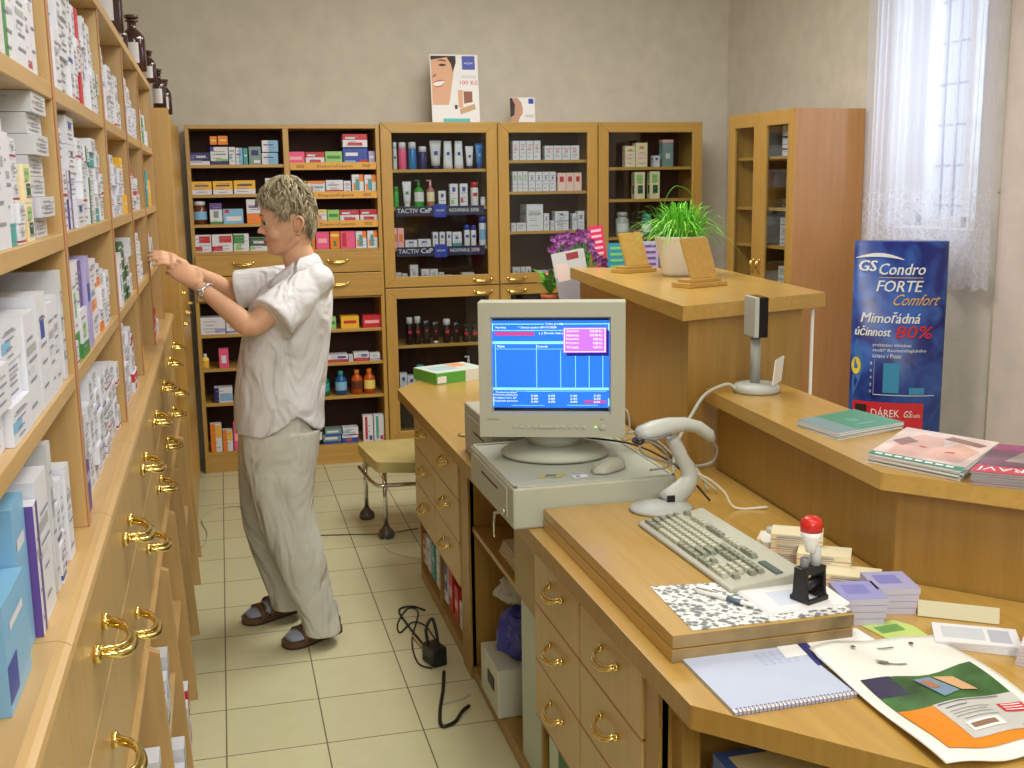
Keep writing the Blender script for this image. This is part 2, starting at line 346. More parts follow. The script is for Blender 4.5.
# base cabinets
pos9 = ['nearest', 'second nearest', 'third nearest', 'fourth nearest', 'fifth nearest', 'sixth nearest', 'seventh nearest', 'farthest']
for k in range(8):
    a = ys[k]; cw_ = ys[k+1]-a; cab = thing('drawer_cabinet', '%s beech drawer cabinet under the left ledge' % pos9[k], 'cabinet', LP(0, a, 0), LA, 'base cabinets under the left ledge')
    c = MB()
    c.box(-.74, -.20, .001, cw_-.001, 0, .05, L_V).box(-.74, -.73, .001, cw_-.001, .05, 1.09, L_V)
    c.box(-.73, -.195, .001, cw_-.001, .637, .65, L_Y).build('carcass', cab)
    for yy in (.001, cw_-.013):
        d = MB().ext([(-.73, yy, .0), (-.143, yy, .0), (-.176, yy, .637), (-.222, yy, .66), (-.222, yy, 1.09), (-.73, yy, 1.09)], (0, .012, 0), L_V); d.build('side_panel', cab)
    MB().box(-.73, -.175, .013, cw_-.013, .335, .35, L_Y).build('shelf', cab)
    for z0, z1 in ((.893, 1.088), (.655, .887)):
        dr = MB().box(-.222, -.206, .003, cw_-.003, z0, z1, L_F).build('drawer', cab, bevel=.0015)
        handle(HM_BIG, dr, (-.206, cw_/2+.05, .995 if z0 > .8 else .795), math.pi/2)
# tall cabinet closing the left row
tc = thing('tall_cabinet', 'tall narrow-fronted beech cabinet at the far end of the left wall', 'cabinet', LP(-.162, 5.12, 0), LA)
MB().box(-.57, 0, 0, .018, 0, 2.0, W_V).box(-.57, -.02, .018, 1.46, 0, .06, W_V).box(-.57, -.02, .018, 1.46, 1.98, 2.0, W_V).box(-.57, -.55, .018, 1.46, .06, 1.98, W_V).box(-.55, 0, 1.44, 1.46, 0, 2.0, W_V).build('carcass', tc, bevel=.002)
for k, yy in enumerate((.02, .495, .97)):
    for z0, z1 in ((.065, 1.10), (1.11, 1.975)):
        dd = MB().box(-.018, .002, yy, yy+.465, z0, z1, W_V).build('door', tc, bevel=.002)
        handle(HM_SM, dd, (.002, yy+.06, 1.06 if z0 < .5 else 1.2), math.pi/2)
# ---------------------------------------------------------------- back wall cabinets
FY = 6.65
xa, xb, xc, xd, xe = -.172, .924, 1.632, 2.268, 2.962
oc = thing('open_shelf_cabinet', 'oak open shelf cabinet on the back wall with orange shelf strips and four drawers', 'cabinet', (xa, FY, 0))
Wd = xb-xa-.004; c = MB(); mid = .555
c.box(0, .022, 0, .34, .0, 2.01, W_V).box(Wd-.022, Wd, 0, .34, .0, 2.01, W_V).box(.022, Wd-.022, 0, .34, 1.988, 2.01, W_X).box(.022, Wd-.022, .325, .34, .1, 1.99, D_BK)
c.build('carcass', oc, bevel=.0015)
MB().box(mid-.016, mid+.016, 0, .325, .11, 1.988, W_V).build('divider', oc, bevel=.0015)
MB().box(.022, Wd-.022, .004, .3, 0, .11, W_X).build('plinth', oc)
UPZ = [1.789, 1.623, 1.455]; LOZ = [.82, .62, .415]
bays = ((.022, mid-.016), (mid+.016, Wd-.022))
ORS = mat((224, 166, 76), .45, name='orange_strip'); ORT = mat((62, 40, 18), .6)
for bi, (a, b) in enumerate(bays):
    for z in UPZ+LOZ: 
        s_ = MB().box(a, b, .01, .325, z-.018, z, W_X).build('shelf', oc, bevel=.0015)
        if bi and z > 1.4:
            t = MB().box(a+.002, b-.002, .004, .0095, z-.034, z+.008, ORS)
            t.text('Doporučujeme', ((a+b)/2+.01, .0038, z-.026), (1, 0, 0), (0, 0, 1), ORT, h=.021, w=.205, al='c')
            for sx in (.06, .44):
                t.text('ooo', (a+sx, .0038, z-.023), (1, 0, 0), (0, 0, 1), ORT, h=.018, w=.045, al='c')
            t.build('shelf_strip', s_)
    MB().box(a, b, .01, .325, 1.279, 1.297, W_X).build('shelf', oc)
    MB().box(a, b, .01, .325, 1.005, 1.013, W_X).build('shelf', oc)
    MB().box(a, b, .01, .325, .10, .12, W_X).build('shelf', oc)
    for z0, z1 in ((1.160, 1.278), (1.017, 1.155)):
        dr = MB().box(a-.008, b+.008, -.012, .008, z0, z1, W_X).build('drawer', oc, bevel=.003)
        handle(HM_FLAT, dr, ((a+b)/2, -.012, (z0+z1)/2+.012))
def glass_cabinet(x0, x1, label, shelvesU, shelvesL, hside):
    g = thing('glass_cabinet', label, 'cabinet', (x0, FY, 0)); Wc = x1-x0-.003
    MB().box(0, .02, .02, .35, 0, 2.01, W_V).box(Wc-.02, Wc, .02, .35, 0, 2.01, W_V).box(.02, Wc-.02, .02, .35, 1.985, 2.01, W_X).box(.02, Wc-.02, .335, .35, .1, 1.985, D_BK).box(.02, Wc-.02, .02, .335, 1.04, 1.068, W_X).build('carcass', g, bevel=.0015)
    MB().box(.02, Wc-.02, .03, .3, 0, .11, W_X).build('plinth', g)
    MB().box(.02, Wc-.02, .03, .335, .10, .12, W_X).build('shelf', g)
    for z in shelvesU+shelvesL: MB().box(.02, Wc-.02, .03, .335, z-.018, z, W_X).build('shelf', g, bevel=.001)
    fw = .068
    for z0, z1 in ((1.058, 2.024), (.115, 1.050)):
        d = MB(); cc = V((Wc/2, 0, (z0+z1)/2))
        o_ = [(0.002, z0), (Wc-.002, z0), (Wc-.002, z1), (.002, z1)]; i_ = [(fw, z0+fw-.006), (Wc-fw, z0+fw-.006), (Wc-fw, z1-fw+.006), (fw, z1-fw+.006)]
        for k in range(4):
            q = [o_[k], o_[(k+1) % 4], i_[(k+1) % 4], i_[k]]
            d.ext([(p[0], -.002, p[1]) for p in q], (0, .02, 0), W_X if k % 2 == 0 else W_V)
        d_ = d.build('door', g, bevel=.003, fix=True)
        MB().box(fw-.003, Wc-fw+.003, .006, .009, z0+fw-.009, z1-fw+.009, GLASS).build('glass_pane', d_)
        hz = z0+.033 if z0 > 1 else z1-.033
        handle(HM_FLAT, d_, ((Wc-.105) if hside > 0 else .105, -.004, hz))
    return g
GA = [1.752, 1.530, 1.290]; 
glass_cabinet(xb, xc, 'oak glass-door cabinet beside the open shelves, with cosmetic tubes and navy strips', GA, [.70, .41], 1)
glass_cabinet(xc, xd, 'middle one of three oak glass-door cabinets, behind the purple flowers', [1.800, 1.612, 1.372], [.70, .41], -1)
glass_cabinet(xd, xe, 'rightmost oak glass-door cabinet on the back wall, behind the grass pot', [1.752, 1.555, 1.32], [.70, .41], -1)
NAVY = mat((32, 38, 84), .4, name='navy_strip'); BLU = mat((40, 62, 176), .4, name='royal_blue'); TXW = mat((235, 236, 242), .5, name='print_white')
# navy strips inside first glass cabinet belong to the cabinet shelves
for z in GA[1:]:
    s = MB().box(-.27, .27, 0, .004, -.052, .004, NAVY).box(-.04, .035, -.002, 0, -.062, .016, BLU)
    s.text('TACTIV', (-.262, -.003, -.034), (1, 0, 0), (0, 0, 1), TXW, h=.026, w=.125)
    s.text('CxP', (-.125, -.003, -.034), (1, 0, 0), (0, 0, 1), TXW, h=.028, w=.07); s.text('CxP', (-.1235, -.0032, -.0335), (1, 0, 0), (0, 0, 1), TXW, h=.028, w=.07)
    s.text('VICHY', (-.0025, -.003, -.028), (1, 0, 0), (0, 0, 1), TXW, h=.013, w=.055, al='c')
    s.text('NOVINKA 2008', (.055, -.003, -.032), (1, 0, 0), (0, 0, 1), TXW, h=.022, w=.18)
    s.build('shelf_strip', loc=((xb+xc)/2, FY+.027, z), label='navy strip with white lettering and blue square, %s shelf, first glass cabinet' % ('middle' if z > 1.4 else 'lower'), cat='sign')
# ---------------------------------------------------------------- tower cabinet at right
tw = thing('corner_cabinet', 'tall cabinet with orange veneer side and two narrow glass doors, right corner', 'cabinet', (2.86, 5.285, 0), math.radians(4))
D_ = .68
MB().box(0, .42, 0, .02, 0, 2.02, T_S).build('side_panel', tw, bevel=.002)
MB().box(0.02, .42, D_-.02, D_, 0, 2.02, W_V).box(.40, .42, .02, D_-.02, 0, 2.02, D_BK2).box(.02, .40, .02, D_-.02, 2.0, 2.02, W_X).box(.02, .4, .02, D_-.02, 0, .1, W_X).build('carcass', tw)
for z in (.4, .75, 1.10, 1.312, 1.514, 1.785): MB().box(.03, .40, .02, D_-.02, z-.016, z, W_Y).build('shelf', tw)
for y0, y1 in ((.003, D_/2-.001), (D_/2+.001, D_-.003)):
    d = MB(); fw = .062; o_ = [(y0, .1), (y1, .1), (y1, 2.018), (y0, 2.018)]; i_ = [(y0+fw, .18), (y1-fw, .18), (y1-fw, 1.945), (y0+fw, 1.945)]
    for k in range(4):
        q = [o_[k], o_[(k+1) % 4], i_[(k+1) % 4], i_[k]]; d.ext([(-.002, p[0], p[1]) for p in q], (.02, 0, 0), W_V)
    d_ = d.build('door', tw, bevel=.002, fix=True)
    MB().box(.007, .010, y0+fw-.004, y1-fw+.004, .17, 1.95, GLASS).build('glass_pane', d_)
    handle(HM_SM, d_, (-.003, (y1-.03) if y0 < .1 else (y0+.03), 1.2), (0, math.radians(90), -math.pi/2))
# ---------------------------------------------------------------- tall end block of counter
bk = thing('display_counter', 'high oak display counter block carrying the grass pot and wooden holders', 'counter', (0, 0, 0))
top = [(1.287, 3.012), (1.868, 3.22), (1.99, 4.30), (1.44, 4.60)]
MB().prism(top, 1.258, 1.302, DK_T).build('top', bk, bevel=.005)
body = [(1.322, 3.052), (1.79, 3.225), (1.93, 4.26), (1.465, 4.54)]
MB().prism(body, 0, 1.258, DK_F).build('body', bk, bevel=.002)
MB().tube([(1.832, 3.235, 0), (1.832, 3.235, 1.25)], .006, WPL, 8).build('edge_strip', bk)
# ---------------------------------------------------------------- customer ledge + panel
lg = thing('customer_ledge', 'raised oak customer ledge with magazines on it, angled toward the right', 'counter', (0, 0, 0))
li = [(1.368, 3.03), (1.317, 2.02), (1.50, 1.81), (2.15, 1.30)]; lo = [(2.42, 1.52), (1.74, 2.08), (1.60, 2.30), (1.625, 3.12)]
MB().prism(li+lo, 1.012, 1.05, DK_T).build('top', lg, bevel=.006)
pi_ = [(1.415, 3.04), (1.375, 2.045), (1.55, 1.85), (2.18, 1.35)]; po = [(2.20, 1.375), (1.57, 1.875), (1.40, 2.055), (1.44, 3.05)]
MB().prism(pi_+po, 0, 1.012, DK_F).build('panel', lg)
# ---------------------------------------------------------------- desk worktop
dk = thing('desk_worktop', 'long oak worktop of the dispensing desk with a cut corner at the front', 'worktop', (0, 0, 0))
dp = [(.690, 4.68), (.706, 2.64), (.711, 1.612), (1.02, 1.272), (1.45, .80), (2.2, .80), (2.2, 1.32), (1.545, 1.845), (1.37, 2.04), (1.41, 3.046), (1.315, 3.05), (1.41, 4.2), (1.25, 4.75), (.80, 4.86)]
MB().prism(dp, .757, .80, DK_T, DK_F).build('top', dk, bevel=.004)
# ---------------------------------------------------------------- desk cabinets
def desk_cab(y_far, y_near, ycol, label, stile):
    c = thing('drawer_cabinet', label, 'cabinet', (0, 0, 0), 0)
    X = .745
    MB().box(X, 1.25, y_near, y_near+.018, 0, .757, DK_F).box(X, 1.25, y_far-.018, y_far, 0, .757, DK_F).box(1.23, 1.25, y_near, y_far, 0, .757, DK_F).box(X+.02, 1.23, y_near+.018, y_far-.018, .02, .09, DK_F).box(X+.0, 1.23, y_near+.018, y_far-.018, .262, .276, DK_F).box(X, X+.02, y_near+.018, y_far-.018, 0, .05, DK_F).build('carcass', c)
    MB().box(X, 1.23, ycol-.008, ycol+.008, .05, .757, DK_F).build('divider', c)
    MB().box(X-.008, X+.012, y_near+.0, y_near+stile, .0, .757, DK_F).build('stile', c)
    rows = ((.745, .595), (.590, .441), (.436, .285))
    for a, b in ((ycol+.004, y_far-.003), (y_near+stile+.002, ycol-.003)):
        for z1, z0 in rows:
            d = MB().box(X-.014, X+.006, a, b, z0, z1, DK_D).box(X-.0145, X-.0145+.004, a-.0015, b+.0015, z0-.004, z0+.001, DK_E).build('drawer', c, bevel=.0012)
            handle(HM_DESK, d, (X-.014, (a+b)/2-.01, (z0+z1)/2+.018), -math.pi/2)
    return c
desk_cab(4.53, 3.50, 4.08, 'far drawer cabinet of the desk, next to the stool', .13)
desk_cab(2.655, 1.815, 2.275, 'near drawer cabinet under the desk, green binder at its foot', .07)
# open bay between them
bay = thing('shelf_unit', 'open oak bay in the desk between the two drawer cabinets, holding the white computer', 'shelf', (0, 0, 0))
MB().box(.75, 1.25, 2.66, 3.495, .522, .540, DK_F).build('shelf', bay, bevel=.001)
MB().box(.745, 1.25, 2.66, 3.495, .0, .045, DK_F).build('floor_board', bay, bevel=.002)
MB().box(1.235, 1.25, 2.66, 3.495, .045, .757, DK_F).build('back_panel', bay)
# under the cut corner
ut = thing('shelf_unit', 'dark open shelf under the cut corner of the desk with boxes on it', 'shelf', (0, 0, 0))
MB().prism([(.80, 1.80), (.86, 1.60), (1.5, .95), (1.6, 1.7)], .53, .548, DK_F).build('shelf', ut)
MB().box(.765, .80, 1.765, 1.814, 0, .757, DK_F).build('post', ut)
MB().box(1.40, 1.415, .95, 1.8, 0, .757, DK_F).build('side_panel', ut)
# ---------------------------------------------------------------- cartons
PAL = dict(w=(238, 238, 242), gy=(186, 186, 186), lg=(214, 214, 214), bl=(46, 74, 170), lb=(130, 184, 226), nb=(40, 44, 110), rd=(196, 40, 52), pk=(232, 90, 140), lp=(240, 176, 186), gr=(60, 140, 60), dg=(24, 92, 52),
  lgn=(150, 200, 120), yl=(238, 184, 40), ly=(238, 214, 120), og=(236, 130, 30), te=(60, 160, 160), pu=(96, 70, 150), li=(170, 160, 214), bk=(34, 30, 34), cy=(160, 216, 224), br=(96, 50, 28), cr=(232, 222, 190), lm=(190, 210, 80), tg=(120, 150, 150))
def P_(k): return mat(PAL[k], .42)
PAL.update(w=(220, 222, 236), pp=(240, 208, 204), gy=(172, 174, 182), lg=(206, 208, 216))
TXT = mat((140, 140, 160), .6, name='print_grey')
# design: (description, base, [(x0,x1,z0,z1,colour)])   text lines 'tx'
DS = {
 'w': ('plain white', 'w', [(.12, .88, .62, .70, 'gy'), (.12, .6, .45, .5, 'lg')]),
 'wb': ('white and blue-striped', 'w', [(0, 1, .1, .22, 'bl'), (.1, .8, .6, .68, 'gy')]),
 'wlb': ('white and light blue', 'w', [(0, .45, .3, .6, 'lb'), (.1, .8, .72, .78, 'gy')]),
 'wr': ('white and red-striped', 'w', [(0, 1, .1, .2, 'rd'), (.1, .8, .6, .68, 'gy')]),
 'wp': ('white with purple marks', 'w', [(.55, 1, 0, 1, 'pu'), (.1, .5, .6, .66, 'gy')]),
 'wg': ('white and green-striped', 'w', [(0, .3, 0, 1, 'gr'), (.4, .9, .6, .66, 'gy')]),
 'wgc': ('white with teal end', 'w', [(0, 1, 0, .2, 'te'), (.1, .8, .6, .66, 'gy')]),
 'lgn': ('white and leaf green', 'w', [(0, 1, 0, .3, 'gr'), (.3, .7, .45, .7, 'lgn')]),
 'g': ('green', 'gr', [(.1, .8, .5, .66, 'w')]), 'dg': ('dark green', 'dg', [(.1, .8, .5, .66, 'w')]), 'y': ('yellow', 'yl', [(.1, .8, .5, .6, 'w')]),
 'yw': ('yellow over white', 'w', [(0, 1, .36, 1, 'yl'), (.15, .85, .6, .72, 'br')]),
 'bw': ('blue over white', 'w', [(0, 1, .3, 1, 'nb'), (.35, .8, .55, .72, 'w'), (0, .25, .3, .8, 'pu')]),
 'wsb': ('white with navy base', 'w', [(0, 1, 0, .22, 'nb'), (.3, 1, .22, .34, 'lgn'), (.0, .2, .75, 1, 'bl'), (.3, .85, .55, .62, 'gr')]),
 'o': ('orange', 'og', [(.15, .85, .4, .6, 'ly')]), 'te': ('teal', 'te', [(.2, .8, .5, .6, 'w')]), 'dbg': ('blue-grey', 'tg', [(.2, .8, .5, .8, 'nb'), (.4, .9, .08, .25, 'w')]),
 'wblu': ('white and sky blue', 'w', [(.4, 1, 0, 1, 'lb'), (.1, .7, .55, .66, 'bl')]),
 'wgb': ('white and green-footed', 'w', [(.1, .9, .5, .68, 'bk'), (0, 1, 0, .25, 'lgn')]),
 'pwg': ('purple topped white', 'w', [(0, 1, .7, 1, 'pu'), (.3, .7, .3, .6, 'tg'), (0, 1, 0, .12, 'gr')]),
 'lb': ('light blue', 'lb', [(.08, .3, .72, .95, 'rd'), (.15, .9, .2, .5, 'w')]),
 'wo': ('white over orange', 'w', [(0, 1, 0, .42, 'og'), (.15, .8, .65, .72, 'pu')]),
 'zz': ('white with red slanted bars', 'w', [(.35, .95, .52, .92, 'rd'), (0, .5, .05, .32, 'rd')]),
 'zg': ('green and white slanted', 'w', [(0, .7, .45, .95, 'gr'), (.1, .5, .05, .4, 'lgn')]),
 'gf': ('green flower-patterned', 'w', [(0, 1, .35, 1, 'dg'), (.2, .8, .55, .72, 'w'), (.0, .3, .1, .3, 'lgn')]),
 'pk': ('pink', 'pk', [(.15, .85, .35, .6, 'lp')]), 'rw': ('red and white', 'w', [(0, 1, .55, 1, 'rd'), (.2, .8, .1, .35, 'rd'), (.1, .5, .65, .8, 'w')]),
 'gw': ('pale green', 'lgn', [(.1, .9, .4, .65, 'gr')]), 'br': ('blue with red corner', 'bl', [(.1, .6, .5, .72, 'w'), (.7, 1, 0, .25, 'rd'), (.05, .5, .1, .2, 'lb')]),
 'li': ('lilac-grey', 'li', [(.2, .8, .4, .6, 'w')]), 'ywh': ('pale yellow and white', 'w', [(0, 1, .7, 1, 'ly'), (.1, .5, .2, .5, 'og')]),
 'wgr': ('white with crimson flower', 'w', [(0, 1, .8, 1, 'og'), (.05, .3, .15, .5, 'rd'), (.4, .9, .4, .5, 'te')]),
 'tea': ('white teal and orange', 'w', [(.3, .65, .1, .75, 'te'), (.6, 1, .6, 1, 'og'), (.1, .3, .1, .5, 'og')]),
 'pgr': ('pink and red', 'pk', [(.1, .4, .1, .9, 'rd')]), 'org': ('orange with green square', 'og', [(.35, .65, .15, .45, 'gr'), (.1, .9, .7, .85, 'ly')]),
 'am': ('white with black lettering', 'w', [(.6, 1, .1, .35, 'li')]), 'pb': ('pink with white circle', 'pk', [(.25, .75, .25, .65, 'w')]),
 'wbl': ('white with navy left side', 'w', [(0, .25, 0, 1, 'nb'), (.3, 1, .1, .6, 'lb')]),
 'ory': ('orange and white tall', 'w', [(0, .45, 0, 1, 'og'), (.5, .95, .5, .95, 'yl')]), 'ye': ('yellow with brown lettering', 'yl', [(.15, .85, .4, .65, 'rd')]),
 'rp': ('crimson', 'rd', [(.1, .9, .35, .6, 'lp')]), 'wrt': ('white red-lettered', 'w', [(.2, .45, .08, .95, 'rd'), (.6, .9, .05, .2, 'bl')]), 'wtt': ('white teal-lettered', 'w', [(.2, .45, .08, .95, 'te'), (.6, .9, .05, .2, 'rd')]),
 'wbr': ('white, blue and red slim', 'w', [(0, 1, 0, .35, 'rd'), (.5, .9, .5, .8, 'bl')]), 'gbl': ('grey and blue', 'tg', [(0, 1, .0, .3, 'bl'), (.1, .8, .5, .75, 'w')]),
 'bwr': ('blue and white slim', 'w', [(0, 1, .0, .6, 'bl'), (.3, .6, .2, .5, 'rd')]),
 'pd': ('white with peach dot', 'w', [(.3, .7, .5, .75, 'lp')]), 'gd': ('white with green dot', 'w', [(.3, .7, .6, .8, 'lgn')]), 'kd': ('white with black dot', 'w', [(.4, .6, .62, .75, 'bk')]), 'prd': ('pinkish with red mark', 'pp', [(.25, .75, .5, .8, 'rd')]),
 'wtb': ('white with blue square', 'w', [(.3, .7, .6, .8, 'bl')]), 'wtg': ('white blue and green', 'w', [(.3, .7, .65, .85, 'bl'), (.1, .5, .1, .3, 'lgn')]), 'wtr': ('white blue and red', 'w', [(.3, .7, .65, .85, 'bl'), (.1, .4, .15, .35, 'rd')]),
 'ob': ('peach', 'lp', [(.2, .8, .3, .7, 'og')]), 'gyb': ('silvery', 'lg', [(.3, .7, .5, .7, 'gy')]), 'wte': ('white with teal foot', 'w', [(0, 1, 0, .25, 'te'), (.3, .6, .5, .7, 'bl')]), 'lib': ('lilac and white', 'w', [(0, 1, .55, 1, 'li'), (.3, .6, .2, .4, 'gy')]),
 'gnb': ('cream and olive green', 'cr', [(.2, .8, .6, .9, 'lgn'), (.3, .8, .2, .5, 'dg')]), 'tgb': ('dark teal-grey', 'tg', [(0, 1, .9, 1, 'lp'), (.3, .7, .3, .5, 'lg')]), 'pch': ('cream and peach', 'cr', [(.1, .9, .3, .6, 'pp'), (.3, .7, .75, .85, 'og')]),
 'blk': ('black with red square', 'bk', [(.2, .8, .6, .85, 'rd'), (.25, .75, .2, .4, 'gy')]),
 'bxl': ('white with two black bands', 'w', [(0, 1, .2, .25, 'bk'), (0, 1, .6, .65, 'bk')]),
 'pv': ('deep purple', 'pu', [(.1, .9, .6, .8, 'li')]), 'sb': ('bright blue', 'lb', [(.0, .4, .1, .45, 'bl'), (.2, .8, .7, .78, 'w')]), 'sand': ('cream', 'cr', [(0, 1, .35, .42, 'rd'), (.1, .7, .55, .7, 'gy')]),
 'blf': ('periwinkle', 'li', [(.1, .8, .5, .7, 'bl')]), 'flat': ('long flat grey-white', 'lg', [(.06, .5, .45, .58, 'gy'), (.55, .9, .7, .76, 'gy'), (.1, .8, .2, .26, 'gy')]),
}
_bc = {}
def box_mesh(w, d, h, ds, side=True):
    key = (round(w, 3), round(d, 3), round(h, 3), ds)
    if key in _bc: return _bc[key]
    _, base, bands = DS[ds]; mb = MB().box(-w/2, w/2, 0, d, 0, h, P_(base)); e = .0004
    for i, (a, b, c, dd, col) in enumerate(bands):
        ee = e+i*.0002; m_ = P_(col)
        mb.quad((-w/2+a*w, -ee, c*h), (-w/2+b*w, -ee, c*h), (-w/2+b*w, -ee, dd*h), (-w/2+a*w, -ee, dd*h), m_)
        if side:
            mb.quad((-w/2-ee, d*(1-a), c*h), (-w/2-ee, d*(1-b), c*h), (-w/2-ee, d*(1-b), dd*h), (-w/2-ee, d*(1-a), dd*h), m_)
    if base in ('w', 'lg', 'cr'):
        rl = random.Random(hash((round(w, 3), round(h, 3), ds)) % 999 if 0 else int(w*7000+h*3000)+len(ds)*7)
        for k in range(4):
            z_ = (.16+.2*k+rl.uniform(-.04, .04))*h; x_ = rl.uniform(.08, .3); x2 = rl.uniform(.5, .92); hh = min(.0035, h*.05)
            mb.quad((-w/2+x_*w, -.0011, z_), (-w/2+x2*w, -.0011, z_), (-w/2+x2*w, -.0011, z_+hh), (-w/2+x_*w, -.0011, z_+hh), TXT)
            if side: mb.quad((-w/2-.0011, d*(1-x_), z_), (-w/2-.0011, d*(1-x2), z_), (-w/2-.0011, d*(1-x2), z_+hh), (-w/2-.0011, d*(1-x_), z_+hh), TXT)
    me = mb.mesh('medicine_box'); _bc[key] = me; return me
def carton(x, y, z, w, d, h, ds, rot=0, label=None, group=None, name='medicine_box', cat='box'):
    return link(box_mesh(w, d, h, ds), name, None, (x, y, z), rot, label=label, cat=cat, group=group)
# ---------------------------------------------------------------- bottle kinds
def bottle(x, y, z, w, h, body, cap, lab, label, group, kind='bottle'):
    r = w/2; c = P_(body) if isinstance(body, str) else body
    shapes = {
      'bottle': [(r*.9, 0), (r, .01*h), (r, .62*h), (r*.85, .70*h), (r*.45, .78*h), (r*.45, .82*h)],
      'can': [(r*.95, 0), (r, .02*h), (r, .74*h), (r*.85, .78*h)],
      'jar': [(r*.9, 0), (r, .03*h), (r, .7*h), (r*.7, .8*h), (r*.7, .84*h)],
      'pump': [(r*.95, 0), (r, .02*h), (r, .62*h), (r*.4, .72*h), (r*.3, .74*h)]}
    caps = {'bottle': (.45*r, .80*h, h), 'can': (r*.92, .76*h, h), 'jar': (r*.8, .82*h, h), 'pump': (r*.3, .72*h, .9*h), 'tube': (0, 0, 0)}
    t = thing({'bottle': 'bottle', 'can': 'bottle', 'jar': 'jar', 'pump': 'pump_bottle', 'tube': 'cosmetic_tube', 'tubeinv': 'cosmetic_tube'}[kind], label, {'jar': 'jar', 'tube': 'tube', 'tubeinv': 'tube'}.get(kind, 'bottle'), (x, y, z), 0, group)
    if kind in ('tube', 'tubeinv'):
        mb = MB(); rr = [];
        for k in range(6):
            q = k/5; zz = h*(.12+.88*q) if kind == 'tubeinv' else h*q
            fl = q if kind == 'tubeinv' else 1-abs(0)-q
            a_ = r*(.72+.28*q) if kind == 'tubeinv' else r*(1-.22*q); b_ = r*.5*(1-q*.85)
            rr.append([(a_*math.cos(2*math.pi*i/16), b_*math.sin(2*math.pi*i/16), zz) for i in range(16)])
        mb.loft(rr, c).build('tube_body', t)
        if kind == 'tubeinv': MB().lathe([(r*.6, 0), (r*.6, h*.12)], P_(cap), sy=.8).build('cap', t)
        if lab: MB().box(-r*.3, r*.3, -r*.52, -r*.49, h*.5, h*.5+r*.6, P_(lab)).build('printed_mark', t)
        return t
    MB().lathe(shapes[kind], c, seg=16).build('body', t)
    cr, c0, c1 = caps[kind]; mb = MB().lathe([(cr, c0), (cr, c1-.004), (cr*.8, c1)], P_(cap), seg=14)
    if kind == 'pump': mb.lathe([(r*.22, .88*h), (r*.22, h)], P_(cap), seg=8); mb.box(-r*.9, r*.2, -r*.15, r*.15, .96*h, h, P_(cap))
    mb.build('cap', t)
    if lab:
        q = MB(); rs = []; sm_ = lab in ('rd', 'bl', 'nb'); wa = .55 if sm_ else 1.2; zz = (.40*h, .40*h+r*.9) if sm_ else (.2*h, .55*h)
        for z_ in zz: rs.append([(math.sin(a)*r*1.02, -math.cos(a)*r*1.02, z_) for a in [(-1+2*i/8)*wa for i in range(9)]])
        q.loft(rs, P_(lab), cap=False, closed=False).build('label', t)
    return t
# ---------------------------------------------------------------- back wall stock, read off row by row
def Z(ox, oy, s): return lambda X, Y: (ox+X/s, oy+Y/s)
def put_row(tr, items, zbase, where, Yf=FY+.03, stack=0):
    n = 0; tops = []
    for it in items:
        x0, x1, yt, yb, ds = it[:5]; kw = it[5] if len(it) > 5 else {}
        px0, py0 = tr(x0, yt); px1, py1 = tr(x1, yb)
        yy = Yf+kw.get('back', 0); a = aty(px0, (py0+py1)/2, yy); b = aty(px1, (py0+py1)/2, yy)
        h = aty(px0, py0, yy).z-aty(px0, py1, yy).z; w = b.x-a.x; zz = zbase+kw.get('up', 0)+.0005
        place = '%s from left, %s' % (ORD[n], where)
        if 'up' in kw: place = 'stacked atop its twin, %s' % where if 'lab' not in kw else kw['lab']
        else: n += 1
        kind = kw.get('kind')
        if kind: bottle((a.x+b.x)/2, yy+w/2+.002, zz, w*.97, h, ds, kw.get('cap', 'w'), kw.get('l'), '%s %s, %s' % (kw.get('d', 'small'), {'tubeinv': 'tube', 'can': 'bottle', 'pump': 'pump bottle'}.get(kind, kind), place), 'stock, %s' % where, kind)
        else: carton((a.x+b.x)/2, yy, zz, w-.002, kw.get('dep', min(.13, max(.05, w*.8))), h-.0005, ds, 0, '%s box, %s' % (DS[ds][0], place), 'boxes, %s' % where, 'cosmetic_box' if 'glass' in where else 'medicine_box')
ZA = Z(180, 120, 5.486); ZB = Z(150, 100, 4.044); ZC_ = Z(150, 280, 3.84); ZD = Z(370, 110, 4.268); ZE = Z(370, 270, 5.121); ZF = Z(495, 120, 4.27); ZG = Z(540, 100, 3.84)
put_row(ZA, [(50, 163, 172, 240, 'bw'), (166, 264, 140, 238, 'wsb'), (163, 203, 92, 138, 'o', dict(up=.112, lab='atop white one at left, top shelf, left bay')), (207, 262, 90, 138, 'o', dict(up=.112, lab='atop white one at right, top shelf, left bay')),
  (267, 304, 135, 232, 'wlb'), (306, 344, 140, 232, 'wblu'), (347, 371, 140, 230, 'te'), (377, 444, 130, 228, 'dbg'), (448, 538, 165, 228, 'wblu'), (448, 538, 100, 163, 'wblu', dict(up=.070))], UPZ[0], 'top shelf, left open bay')
put_row(ZA, [(65, 175, 340, 412, 'yw'), (180, 290, 335, 408, 'yw'), (295, 414, 330, 405, 'yw'), (467, 521, 300, 385, 'wgb'), (530, 548, 330, 370, 'w')], UPZ[1], 'second shelf, left open bay')
put_row(ZA, [(68, 150, 447, 575, mat(PAL['br'], .2), dict(kind='jar', cap='w', l='lb', d='brown glass supplement')), (163, 232, 455, 570, 'pwg'), (236, 348, 483, 565, 'lb'), (365, 445, 430, 562, 'wo')], UPZ[2], 'third shelf, left open bay')
put_row(ZA, [(70, 173, 645, 740, 'zz'), (176, 291, 640, 735, 'zz'), (294, 380, 632, 728, 'zg'), (384, 480, 655, 728, 'gf')], 1.297, 'above drawers, left open bay')
